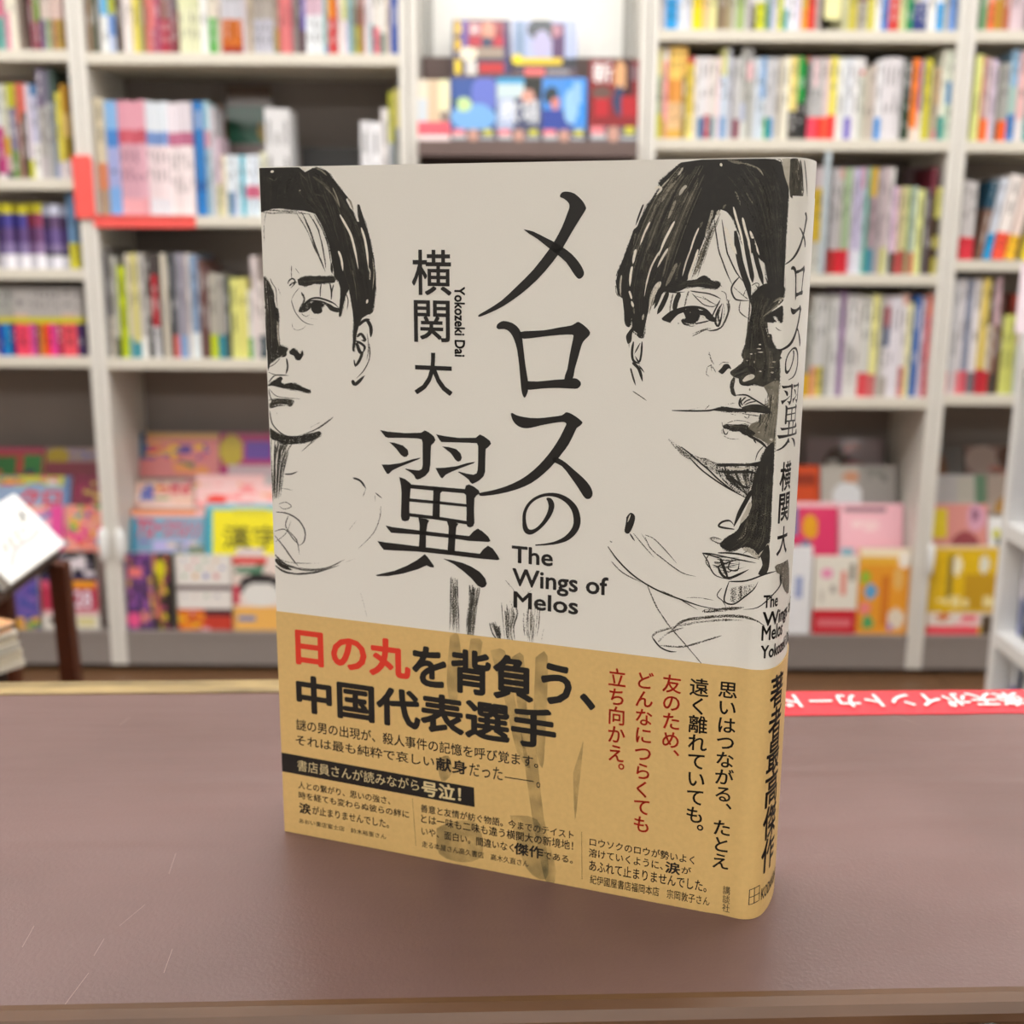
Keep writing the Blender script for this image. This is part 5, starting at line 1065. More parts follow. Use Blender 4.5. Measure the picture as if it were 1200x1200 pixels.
for P, w, d, t in (([(380,470),(440,600),(480,720),(520,820),(548,890)], 2.2, .62, .12), ([(430,480),(500,600),(540,780),(552,870)], 1.8, .6, .15), ([(345,480),(420,600),(470,720),(510,800)], 1.6, .5, .15), ([(470,490),(530,600),(570,720),(590,860)], 1.8, .55, .1), ([(590,830),(596,905)], 3, .7, .1),
                   ([(130,480),(116,580),(120,690)], 1.3, .45, .3), ([(98,470),(180,480),(260,476),(380,486)], 2.6, .42, .2), ([(98,455),(200,460),(330,470),(450,490)], 2, .5, .1), ([(690,1040),(708,1090),(700,1160)], 1.2, .7, .2)):
    S.stroke(L1(P), w, d, t)
# brow, eye, bridge
S.fill(E1([(585,215),(640,182),(720,166),(850,164),(1000,168),(1095,165),(1110,250),(1000,262),(900,272),(820,272),(760,292),(700,302),(640,296),(598,284)]), .95, .06)
S.hatch(E1([(600,200),(800,180),(1090,180)]), E1([(600,285),(800,265),(1090,250)]), 8, 1.6, .7, (0, .2))
S.fill(E1([(770,560),(800,530),(860,518),(930,540),(955,580),(920,602),(935,650),(900,688),(830,686),(780,640)]), 1.2, 0)
S.fill(E1([(600,640),(640,590),(700,545),(770,530),(775,600),(730,650),(660,675),(605,668)]), .85, .1)
S.fill(E1([(950,545),(1030,550),(1100,595),(1175,620),(1165,672),(1100,665),(1040,640),(1000,590)]), .9, .05)
for P, w, d, t in (([(610,650),(680,560),(760,490),(860,468),(960,490),(1040,520),(1110,556),(1175,625)], 2.2, 1, 0), ([(700,540),(780,510),(880,512),(980,540),(1060,590)], 1.8, .9, .05), ([(450,272),(470,222),(520,198),(552,240),(530,286),(490,330)], 1.8, .7, .1), ([(470,300),(520,260),(580,250)], 2, .7, .1),
                   ([(500,500),(515,570),(560,680),(640,780),(720,830),(815,850)], 1.0, .85, .1), ([(610,330),(540,410),(498,500)], .9, .45, .35), ([(510,820),(520,890),(580,922),(660,900),(712,850)], .8, .5, .4), ([(918,275),(905,365),(905,462)], 1.5, .7, .15), ([(1040,262),(1062,390),(1058,500)], 1.8, .8, .05), ([(1092,280),(1068,380),(1060,450)], 1.4, .8, .05),
                   ([(640,390),(680,490),(640,590),(600,650)], 2.6, .6, .2), ([(500,20),(498,110),(502,200)], 1.2, .6, .3), ([(555,55),(580,90),(612,132)], .9, .5, .4), ([(200,195),(232,270),(278,345),(290,480),(302,610)], 1.2, .6, .35), ([(310,330),(352,432)], .9, .5, .4), ([(130,575),(134,632)], 2, 1, 0), ([(640,690),(700,730),(760,700)], 1, .5, .3), ([(700,740),(790,760),(870,770)], .7, .35, .4)):
    S.stroke(E1(P), w, d, t)
# shaded side of the nose
S.fill(E1([(100,165),(130,180),(175,240),(222,330),(256,420),(262,520),(290,650),(300,760),(305,900),(325,1040),(330,1190),(140,1190),(135,900),(130,760),(150,640),(120,500),(112,350)]), .82, .13)
S.fill(L2([(130,130),(215,130),(222,300),(230,385),(280,405),(282,425),(262,450),(225,470),(195,492),(160,520),(143,545)]), .84, .10)
S.hatch(E1([(120,200),(140,600),(150,1180)]), E1([(180,260),(290,700),(315,1180)]), 14, 1.6, .66, (0, .3))
S.hatch(L2([(135,60),(145,300),(150,520)]), L2([(200,60),(215,300),(215,470)]), 10, 1.6, .66, (0, .25))
S.stroke(E1([(300,800),(310,950),(330,1150)]), 3, .5, .75)
S.fill(L2([(293,432),(320,414),(350,428),(372,450),(385,425),(394,452),(370,492),(345,485),(330,462),(300,448)]), 1.1, .02)
for P, w, d, t in (([(230,400),(255,425),(285,412)], 3, .8, .1), ([(262,420),(270,455),(240,470)], 2.4, .8, .1), ([(275,480),(283,540),(270,592)], 2.2, .8, .12), ([(145,545),(190,520),(230,480)], 1.2, .6, .2), ([(150,648),(190,602),(240,598),(292,600)], 1.6, .7, .12), ([(145,575),(180,590),(215,600)], 1, .5, .3), ([(150,690),(200,742),(280,757),(375,765)], 1, .55, .25), ([(150,700),(165,760),(200,790)], 1.6, .6, .2)):
    S.stroke(L2(P), w, d, t)
S.fill(L2([(145,675),(170,645),(200,630),(232,608),(248,622),(238,645),(262,662),(320,655),(380,680),(436,700),(440,718),(400,714),(350,704),(290,694),(230,684),(180,672)]), .95, .06)
S.fill(L2([(152,800),(200,768),(260,762),(325,774),(322,802),(300,820),(260,802),(210,812),(160,832)]), .72, .2)
S.hatch(L2([(155,770),(220,760),(320,772)]), L2([(160,830),(220,810),(310,812)]), 7, 1.4, .7, (0, .2))
for P, w, d, t in (([(158,850),(172,930),(212,985),(270,1025),(340,1050)], 1.4, .8, .15), ([(602,893),(540,942),(470,985),(390,1015)], 2.0, .6, .2), ([(440,968),(520,925)], 1.2, .4, .35), ([(500,1005),(440,1080),(380,1135)], 1.1, .6, .2), ([(515,1015),(470,1060),(410,1110)], 1, .5, .25), ([(200,860),(215,870)], 2, .3, .5)):
    S.stroke(L2(P), w, d, t)
S.fill(L2([(158,965),(200,1000),(260,1022),(330,1036),(400,1016),(455,1005),(505,992),(515,1018),(470,1050),(410,1072),(340,1082),(280,1082),(220,1065),(163,1040)]), .8, .1)
S.hatch(L2([(160,980),(260,1020),(400,1015)]), L2([(165,1050),(270,1085),(440,1060)]), 10, 1.6, .7, (0, .2))
S.hatch(L2([(165,1045),(165,1120),(170,1200)]), L2([(330,1075),(290,1110),(250,1190)]), 16, 1.8, .56, (0, .3), jit=3)
S.hatch(Lb([(110,90),(118,220),(124,350)]), Lb([(200,90),(168,200),(150,340)]), 18, 2.0, .52, (0, .35), jit=2)
for P, w, d, t in (([(148,362),(180,354),(206,374),(172,386),(148,370)], 1, .6, .2), ([(135,400),(190,408),(242,440),(270,492),(264,540),(240,558)], 1.8, .65, .15), ([(192,418),(180,470),(230,530),(244,600)], 1.4, .6, .2), ([(128,490),(178,482),(218,530),(242,552)], 1.2, .65, .15), ([(128,510),(170,562),(212,622),(240,655)], 1.6, .6, .15), ([(130,540),(180,500),(205,440)], 1, .5, .2), ([(160,288),(215,298)], .7, .6, .3), ([(175,222),(205,222),(236,210)], 1.8, .7, .15),
                   ([(130,600),(170,640),(220,660),(300,672),(380,660),(455,622)], 3.0, .56, .15), ([(130,650),(180,682),(250,690),(330,680),(430,650)], 2.6, .62, .1), ([(132,620),(160,650),(210,672)], 4.5, .75, .1), ([(132,600),(180,632),(260,640),(340,640)], 1.2, .45, .3), ([(495,240),(530,254),(556,290)], 2.4, .85, .05), ([(556,290),(540,332)], .9, .5, .3), ([(600,310),(632,336)], 1.4, .7, .2), ([(598,322),(600,350)], .9, .5, .2),
                   ([(626,372),(620,430),(590,500),(520,572)], 1.7, .42, .35), ([(510,440),(475,486)], 1, .4, .4), ([(502,618),(458,636)], .9, .35, .5), ([(530,780),(545,830),(560,890)], 1.6, .3, .5)):
    S.stroke(Lb(P), w, d, t)
# ear
for P, w, d, t in (([(780,250),(820,215),(862,205)], 3.6, .8, .1), ([(838,205),(868,260),(868,332)], 4.2, .85, .06), ([(770,330),(800,308),(828,352),(800,352)], 3.4, .75, .15), ([(765,360),(795,372),(825,400),(812,442)], 3.0, .85, .08), ([(768,370),(790,432),(808,440)], 4.0, .85, .08), ([(812,430),(790,490),(758,540)], 3.4, .75, .15),
                   ([(856,370),(860,470),(822,560),(765,622)], 1.5, .6, .2), ([(840,300),(852,400),(838,500)], 1.2, .5, .3), ([(738,632),(760,662),(825,600)], 4.2, .85, .08), ([(750,490),(758,530),(765,520)], 2, .7, .1)):
    S.stroke(L2(P), w, d, t)
# trails running down under the title
S.hatch(zC([(390,822),(388,900),(385,1000),(380,1100)]), zC([(418,826),(420,900),(425,1000),(428,1100)]), 16, 1.7, .5, (.05, .4), cut=.2)
S.hatch(zC([(478,852),(484,930),(474,1020),(468,1115)]), zC([(528,870),(512,950),(500,1050),(494,1120)]), 18, 1.7, .52, (.05, .4), cut=.15)
S.hatch(zC([(572,1040),(598,1080),(610,1130)]), zC([(625,1022),(625,1080),(640,1130)]), 10, 1.6, .56, (.05, .35))
S.hatch(zC([(635,940),(640,1000),(648,1080),(655,1135)]), zC([(682,935),(712,990),(690,1060),(700,1140)]), 15, 1.7, .48, (.1, .4))
S.hatch(zC([(738,960),(736,1050),(755,1150)]), zC([(815,940),(808,1050),(785,1150)]), 16, 1.8, .40, (.15, .5))
for P, w, d, t in (([(650,840),(690,890),(700,930)], 1.2, .45, .3), ([(575,1040),(590,1090),(620,1128)], 1.4, .7, .1), ([(730,880),(745,900),(780,880)], 1.5, .3, .4), ([(830,1060),(815,1150)], 1.5, .28, .5)): S.stroke(zC(P), w, d, t)
S.build('portrait_drawing', 'charcoal half-portrait and smudged trails on the white jacket')
# -- portrait at the spine
Sheet.idx = 0
S = Sheet()
S.fill(R5([(455,94),(390,146),(330,206),(350,236),(312,284),(272,322),(242,382),(216,440),(196,458),(168,540),(140,612),(112,682),(100,742),(110,808),(136,830),(145,900),(152,968),(178,974),(186,930),(192,1000),(246,1042),(262,960),(278,880),(300,868),(330,830),(360,795),(440,788),(480,740),(510,680),(542,600),(572,520),(602,452),(640,378),(668,348),(700,360),(735,400),(760,470),(800,560),(860,600),(905,640),(925,760),(1008,822),(1012,700),(1026,400),(1036,240),(1020,160),(995,92),(960,76),(820,70),(700,72),(560,78)]), 1.35, .01, smooth=False)
S.hatch(R5([(430,120),(320,250),(230,430),(150,640),(120,790)]), R5([(620,110),(560,250),(490,420),(420,620),(380,780)]), 80, 1.9, .62, (0, .46))
S.hatch(R5([(640,120),(760,250),(860,450),(930,760)]), R5([(940,100),(1000,250),(1005,500),(1000,800)]), 34, 2.0, .6, (0, .2))
S.hatch(R5([(300,420),(240,600),(200,800),(210,960)]), R5([(400,450),(360,600),(300,760),(270,860)]), 18, 1.8, .65, (0, .22))
for P, w, d, t in (([(925,245),(900,290),(872,330)], 2.4, .7, .75), ([(775,368),(735,410),(688,462)], 1.8, .7, .7), ([(855,385),(780,470),(730,550),(695,620)], 3.6, .6, .55), ([(965,438),(925,480),(885,545)], 3.6, .8, .72), ([(845,600),(815,680),(765,800)], 3.6, .65, .6), ([(835,826),(780,930),(720,1050),(665,1200)], 2.8, 1, 1), ([(570,830),(510,950),(462,1085)], 2.2, .9, .95), ([(1098,895),(1045,1020),(990,1200)], 2.0, .9, .95), ([(1145,225),(1085,340)], 2, .5, .35),
                   ([(640,640),(600,740),(575,830)], 2.8, .5, .45), ([(760,500),(700,560),(640,700)], 2.5, .5, .4), ([(880,560),(900,640),(860,760)], 2.5, .5, .35), ([(700,760),(650,900),(600,1050)], 2, .45, .3), ([(415,950),(400,1010),(392,1080)], 2.4, .6, .4), ([(620,470),(660,455),(690,475),(640,540)], 3, .9, .95), ([(400,1180),(410,1130)], 2.6, .9, .8), ([(745,1200),(790,1090)], 2, .5, .5), ([(500,640),(460,740),(415,870)], 2.2, .8, .1)):
    S.stroke(q1(P), w, d, t)
for P, w, d, t in (([(420,20),(398,100),(386,175)], 3.0, 1, 1), ([(378,205),(362,290),(352,420)], 2.8, .95, 1), ([(345,470),(362,520),(372,560)], 2.4, 1, 1), ([(370,580),(392,650)], 2.8, .9, .95), ([(705,0),(640,100),(580,220),(535,380),(508,530)], 2.0, .85, .9), ([(765,10),(710,100),(650,215)], 2.6, .85, .9), ([(860,170),(800,300),(740,420)], 4.5, .6, .5), ([(1012,20),(960,160),(920,310)], 1.8, .85, .9), ([(1090,20),(1050,150),(1000,290),(985,350)], 2.8, 1, 1),
                   ([(262,300),(248,420),(256,530)], 2.2, .7, .7), ([(685,370),(625,460),(590,560),(560,690)], 6, .62, .85), ([(500,720),(490,790)], 2.6, .6, .8), ([(200,400),(205,480),(230,530)], 2, .5, .5), ([(900,150),(860,280),(850,360)], 3, .5, .3), ([(1130,20),(1090,180),(1060,300)], 4, .5, .4), ([(570,20),(540,160)], 3, .5, .22), ([(390,640),(400,720)], 2, .5, .5)):
    S.stroke(q3(P), w, d, t)
S.fill(q3([(400,835),(350,895),(312,955),(318,1010),(335,1045),(368,1012),(378,930),(402,890)]), 1, .05)
for P, w, d, t in (([(705,450),(660,560),(615,665)], 3.4, .95, .03), ([(765,480),(710,610),(648,722)], 5.5, .95, .05), ([(890,490),(850,590),(830,700)], 6, .9, .08), ([(820,500),(795,600),(785,710)], 2.2, .5, .4), ([(990,470),(962,560),(940,645)], 2.2, .5, .35), ([(600,560),(580,640),(560,720)], 1.6, .5, .3), ([(340,1000),(345,1085)], 1.2, .5, .4), ([(310,800),(330,845),(355,850)], 3, .8, .1),
                   ([(700,460),(780,482),(860,488),(950,480)], 1.4, .8, .05)):
    S.stroke(q3(P), w, d, t)
# loose strands over the brow
S.hatch(R5([(650,360),(590,500),(545,620),(505,730)]), R5([(668,370),(620,480),(575,620),(545,720)]), 12, 1.8, .55, (.1, .5))
for P, w, d, t in (([(385,-180),(430,120),(480,300),(525,430),(548,590)], 7.5, 1, .03), ([(470,-190),(530,130),(562,290),(572,380)], 5.5, .95, .05), ([(560,-150),(612,120),(655,280),(688,410)], 5.5, .95, .05), ([(150,-350),(200,0),(240,130),(300,290),(352,402)], 1.7, .72, .15), ([(240,-300),(290,20),(320,110),(400,275),(495,398)], 1.8, .75, .12), ([(430,318),(370,385),(342,460),(378,550),(440,572),(545,576)], 2.0, .85, .12), ([(370,430),(470,520),(525,560)], 1.2, .6, .2), ([(502,455),(470,520)], 1.2, .5, .25),
                   ([(440,580),(428,680),(470,732),(535,772)], 1.4, .6, .25), ([(560,412),(610,385),(642,402),(618,462)], 1.2, .6, .2), ([(600,400),(650,460)], 1, .5, .3)):
    S.stroke(q4(P), w, d, t)
for P, w, d, t in (([(365,670),(398,800),(445,960),(490,1190)], 2.6, .85, 1), ([(463,785),(490,900),(528,1040),(555,1190)], 3.0, .95, 1), ([(545,930),(590,1050),(645,1190)], 3.0, .95, 1), ([(380,495),(420,580),(440,650)], 2.6, .45, .45), ([(505,520),(550,590),(580,640)], 2, .45, .4), ([(300,150),(380,178),(470,198)], 4.5, .6, .42), ([(470,195),(560,222),(640,262),(690,330)], 2.4, .6, .55), ([(228,195),(236,232)], 3, 1, .95), ([(700,1000),(740,1150)], 2.5, .4, .12), ([(250,690),(285,640)], 3, .6, .4), ([(140,700),(120,790),(60,980)], 3.5, .55, .7), ([(190,760),(210,700)], 4, .6, .8), ([(30,830),(0,900)], 3, .5, .4), ([(270,880),(330,1040),(400,1180)], 5, .8, 1)):
    S.stroke(q2(P), w, d, t)
# hair running round onto the spine
S.fill(q2([(890,150),(985,150),(990,300),(985,555),(968,480),(930,370),(905,270)]), 1.1, .72)
S.fill(q2([(980,150),(1060,150),(1105,330),(1115,556),(975,556)]), 1.0, .22)
S.hatch(q2([(985,160),(1000,350),(985,550)]), q2([(1060,160),(1100,330),(1110,552)]), 10, 1.4, .66, (0, .4))
for P, w, d, t in (([(1060,160),(1060,260),(1068,380)], 1.8, .9, .9), ([(1085,160),(1105,300),(1118,545)], 1.5, .9, .1), ([(1130,165),(1150,350),(1162,560)], 1, .9, .1), ([(1100,400),(1112,550)], 1.5, .8, 1)): S.stroke(q2(P), w, d, t)
# brow and eye
S.fill(R5([(360,792),(385,765),(420,742),(470,732),(530,730),(582,708),(622,734),(662,746),(650,776),(580,772),(500,764),(440,792)]), 1.05, .03)
S.hatch(R5([(430,745),(560,720),(655,750)]), R5([(430,785),(560,765),(640,775)]), 8, 1.6, .7, (0, .2))
S.stroke(R5([(540,725),(572,708),(590,712)]), 1.2, .8, .1)
S.fill(q3([(698,772),(750,730),(830,688),(930,660),(960,690),(880,722),(835,762),(790,808),(750,795)]), 1.05, .03)
S.fill(q3([(925,690),(1000,655),(1085,662),(1115,700),(1095,770),(1060,812),(1000,824),(935,808),(915,785),(955,765)]), 1.25, 0)
S.fill(q3([(1095,680),(1170,685),(1240,735),(1290,800),(1230,800),(1180,770),(1120,740)]), 1.05, .02)
for P, w, d, t in (([(698,772),(800,700),(900,665),(1000,645),(1100,650),(1180,682),(1240,740),(1300,800)], 3.2, 1.1, 0), ([(700,778),(760,800),(800,815)], 1.4, .8, .1), ([(912,780),(940,825),(1010,842)], 2.4, .8, .1), ([(1060,826),(1130,812),(1220,790)], 1.8, .75, .1), ([(1115,740),(1150,745),(1175,770)], 1.6, .9, 1), ([(1000,700),(1010,705)], 1.6, 1, .5), ([(870,820),(885,822)], 1.2, .6, .3), ([(1030,935),(1100,910),(1200,870)], 2.0, .5, .3), ([(960,845),(1010,852),(1060,845)], 1, .5, .3)):
    S.stroke(q3(P), w, d, t)
for P, w, d, t in (([(242,608),(190,700),(168,800),(200,850),(232,760),(248,640)], 2.6, .7, .12), ([(215,640),(200,740),(215,820)], 3, .6, .2), ([(292,600),(312,680),(272,800),(220,872),(130,900),(60,885)], 2.2, .66, .15), ([(300,560),(322,650),(292,760),(240,860)], 2, .6, .2), ([(222,568),(160,690),(128,765)], 1.8, .75, .1), ([(-100,470),(0,486),(100,500),(180,530),(232,560)], 1.8, .7, .12), ([(-80,500),(0,582),(60,625),(150,640),(202,600)], 1.3, .7, .15), ([(30,530),(120,590),(180,620)], 1, .6, .2), ([(-60,520),(60,560),(120,600)], .9, .5, .25),
                   ([(232,470),(282,500),(292,590)], 1.1, .5, .3), ([(210,400),(262,440)], 1.1, .5, .3), ([(-80,960),(60,890),(130,876)], 1.6, .5, .3), ([(250,600),(268,700),(250,780)], 1, .5, .3), ([(0,450),(100,440),(200,450)], 1, .5, .3), ([(330,560),(300,640),(330,700)], 1, .4, .4)):
    S.stroke(q4(P), w, d, t)
# shadow side of the face, nose
S.fill(q4([(558,520),(600,470),(650,425),(720,390),(820,440),(905,545),(880,600),(800,660),(740,715),(700,765),(702,830),(722,930),(772,938),(786,1010),(850,1150),(862,1210),(475,1210),(490,1050),(512,900),(542,770),(560,650),(545,585)]), 1.0, .09)
S.fill(q4([(700,400),(905,400),(905,545),(860,560),(760,620),(700,560)]), 1.1, .04)
S.fill(q5([(485,-10),(480,100),(440,160),(330,240),(368,292),(430,312),(450,368),(520,376),(590,372),(700,402),(850,380),(862,100),(865,-10)]), .95, .17)
S.fill(q5([(690,395),(850,330),(842,520),(828,700),(815,900),(802,1100),(760,1062),(720,1005),(650,962),(580,932),(520,882),(555,805),(640,770),(660,705),(770,682),(762,600),(735,480)]), .9, .46)
S.hatch(q4([(560,540),(545,800),(500,1190)]), q4([(840,560),(720,800),(820,1190)]), 34, 2.4, .6, (0, .32), jit=3)
S.hatch(q5([(500,0),(480,150),(470,300)]), q5([(850,0),(850,200),(800,380)]), 26, 2.0, .6, (0, .42), jit=3)
S.hatch(q5([(740,430),(700,700),(560,840)]), q5([(840,430),(820,700),(790,1050)]), 26, 2.0, .55, (.05, .6), jit=3)
for x, y, w_, h_, t in ((650,1050,30,16,.95), (640,1095,50,14,.9), (745,960,26,18,.5), (655,25,60,14,.9), (556,45,30,14,.85), (512,112,22,18,.8), (590,132,18,26,.6), (655,232,30,14,.85), (782,245,36,20,.7), (800,130,44,20,.6), (775,190,60,12,.5), (600,40,20,10,.6), (540,430,20,30,.5), (760,20,30,10,.4), (770,970,40,30,.75), (750,1030,20,30,.8), (640,890,26,16,.75), (700,800,24,14,.6), (790,560,26,40,.6)):
    f = q4 if y > 900 and x < 760 and y > 940 and t != .75 and t != .8 else q5
    S.fill(f([(x-w_/2, y), (x, y-h_/2), (x+w_/2, y-h_*.2), (x+w_*.2, y+h_/2)]), 1, t)
S.fill(q5([(462,330),(500,285),(560,262),(595,280),(580,310),(530,330),(480,345)]), 1.05, .88)
S.fill(q5([(330,240),(400,200),(480,145),(520,165),(600,190),(600,232),(560,240),(480,262),(430,300),(370,292)]), .95, .16)
S.fill(q5([(512,180),(560,168),(625,202),(602,250),(545,240)]), 1.2, 0)
S.hatch(q5([(340,240),(430,190),(500,150)]), q5([(380,290),(480,260),(560,230)]), 6, 1.6, .6, (0, .35))
S.fill(q5([(200,232),(240,190),(262,158),(312,154),(342,208),(312,200),(272,240),(242,262)]), 1.15, .02)
for P, w, d, t in (([(210,165),(250,135),(330,140)], 1.4, .45, .35), ([(82,190),(74,262),(112,292)], 1.1, .5, .3), ([(100,20),(120,100),(160,165)], 2.4, .42, .3), ([(112,150),(150,200),(175,245)], 1.2, .5, .25), ([(85,185),(120,170),(130,230)], 1.2, .5, .3), ([(230,290),(270,292)], .9, .4, .4), ([(372,300),(348,390),(360,460),(392,502)], 5.0, .72, .15), ([(430,300),(448,365),(520,378),(600,366)], 2.6, .9, .05),
                   ([(-300,655),(-100,660),(0,660),(100,656),(180,642),(260,642)], 2.0, .95, .03), ([(390,490),(500,488),(580,530),(680,590),(772,652)], 1.9, .8, .1), ([(445,515),(428,580),(450,625)], 2.4, .8, .1), ([(500,510),(448,560),(468,605)], 2, .7, .1), ([(562,530),(500,555),(470,590)], 1.6, .7, .15), ([(610,555),(540,570),(480,600)], 1.5, .7, .15), ([(60,642),(110,592)], 1.1, .6, .2), ([(280,592),(390,572)], 1.2, .4, .35), ([(0,620),(-60,640),(-140,655)], 1, .4, .3),
                   ([(460,690),(560,704),(650,716)], 1.8, .5, .2), ([(480,720),(520,740),(540,700)], 1.2, .5, .2), ([(662,690),(652,740),(650,800)], 2, .8, .1), ([(330,690),(400,705)], 1.2, .4, .3), ([(300,792),(380,765),(480,770),(562,802)], .9, .55, .25), ([(240,860),(250,920),(330,960),(430,962)], .9, .45, .35), ([(250,850),(268,905),(292,910),(308,880)], 1.5, .7, .15), ([(520,925),(600,962),(680,1012),(745,1085)], 3.2, .85, .08), ([(692,1040),(630,1112),(600,1205)], 1.2, .7, .15), ([(580,960),(612,1012)], 1.8, .7, .1), ([(240,780),(250,830)], 1, .5, .3)):
    S.stroke(q5(P), w, d, t)
S.fill(q5([(120,652),(210,622),(270,618),(420,635),(520,640),(650,640),(772,668),(740,690),(660,682),(560,672),(420,672),(300,666),(200,662)]), 1.1, .02)
S.fill(q5([(450,622),(540,592),(640,590),(700,612),(762,660),(500,655)]), .95, .14)
S.fill(q5([(250,830),(290,808),(350,815),(450,804),(522,820),(530,850),(602,900),(562,930),(480,918),(430,882),(350,878),(300,856),(262,850)]), .85, .08)
S.hatch(q5([(280,820),(400,815),(520,825)]), q5([(300,860),(400,880),(500,920)]), 8, 1.4, .65, (0, .25))
# second eye where the cover turns
S.fill(q4([(695,775),(760,712),(840,660),(897,634),(892,802),(862,800),(826,742),(792,756),(822,800),(762,812),(712,805)]), 1.15, .02)
for P, w, d, t in (([(690,745),(740,705),(800,660),(850,610),(882,560)], 1.8, .7, .5), ([(820,862),(850,890),(882,902)], 1.1, .6, .3), ([(905,545),(880,570),(850,600)], 2.4, .6, .85), ([(800,590),(850,560),(900,548)], 3, .5, .6)): S.stroke(q4(P), w, d, t)
# ear
for f, P, w, d, t in ((R6, [(196,232),(188,290),(196,335),(232,352)], 2.8, .95, .03), (R6, [(242,232),(238,300),(226,342),(205,310)], 2.4, .9, .05), (R6, [(190,345),(225,380),(245,448)], 3.6, .9, .08), (R6, [(180,375),(192,420),(208,470)], 2.2, .75, .15), (R6, [(192,500),(230,525),(268,552)], 1.3, .6, .3), (R6, [(232,240),(200,300)], 1.6, .8, .1), (R6, [(225,360),(255,400)], 1.6, .8, .1), (R6, [(215,190),(240,215)], 3, .9, .05)): S.stroke(f(P), w, d, t)
# jaw, neck
S.hatch(R6([(372,735),(440,800),(520,850),(640,900)]), R6([(385,760),(440,825),(520,880),(640,930)]), 8, 1.8, .42, (.1, .4))
S.stroke(R6([(495,855),(560,922),(640,982),(720,1032),(800,1076)]), 1.7, 1.1, 0)
S.fill(q6([(0,55),(80,75),(200,125),(400,122),(560,125),(650,170),(570,300),(535,410),(495,485),(330,382),(200,245),(60,150)]), .58, .2)
S.fill(q6([(640,130),(690,10),(730,-60),(795,-110),(803,0),(790,300),(762,800),(746,985),(690,1062),(640,1150),(600,1080),(540,1062),(450,1032),(340,1070),(270,1050),(218,1000),(290,920),(400,850),(445,770),(525,690),(562,560),(562,400),(600,250)]), 1.15, .05)
S.fill(q6([(180,128),(350,118),(500,125),(660,100),(640,150),(500,148),(350,150),(220,155)]), .95, .05)
S.hatch(q6([(640,150),(600,500),(450,900),(280,1020)]), q6([(790,100),(770,500),(750,900),(640,1120)]), 50, 2.0, .62, (0, .3), jit=2.5)
S.hatch(q6([(190,140),(250,260),(480,470)]), q6([(620,150),(590,260),(545,420)]), 18, 2.0, .6, (0, .35), jit=3)
for P, w, d, t in (([(565,410),(505,520),(440,640),(368,805)], 5.2, 1.05, .02), ([(552,540),(512,650),(435,775)], 4.8, 1.0, .78), ([(200,205),(350,215),(520,210),(620,230)], 3.4, .75, .08), ([(290,170),(400,180),(560,165)], 2.6, .8, .85), ([(300,240),(390,310),(470,370),(545,385)], 3.2, .75, .08), ([(440,320),(500,330),(540,320)], 3, .6, .7), ([(375,832),(240,812),(206,790),(250,750),(325,740),(372,790)], 2.4, .9, .08), ([(-200,-60),(-100,20),(0,108),(100,192),(200,290),(330,390),(485,490)], 1.9, 1.1, .02),
                   ([(110,930),(160,920),(240,946)], 1.4, .55, .25), ([(140,952),(215,998)], 1.2, .55, .25), ([(30,1090),(130,1116),(230,1150)], 1.8, .85, .08), ([(120,930),(150,970)], 1.2, .5, .3), ([(745,985),(710,1060),(620,1130)], 4, .9, .75), ([(470,1040),(560,1070),(640,1160)], 6, .6, .8), ([(500,800),(480,900),(400,950)], 1.6, .45, .6), ([(640,700),(740,640)], 2, .4, .45), ([(600,760),(560,860)], 2, .4, .4), ([(770,640),(720,690),(640,800)], 2, .4, .3)):
    S.stroke(q6(P), w, d, t)
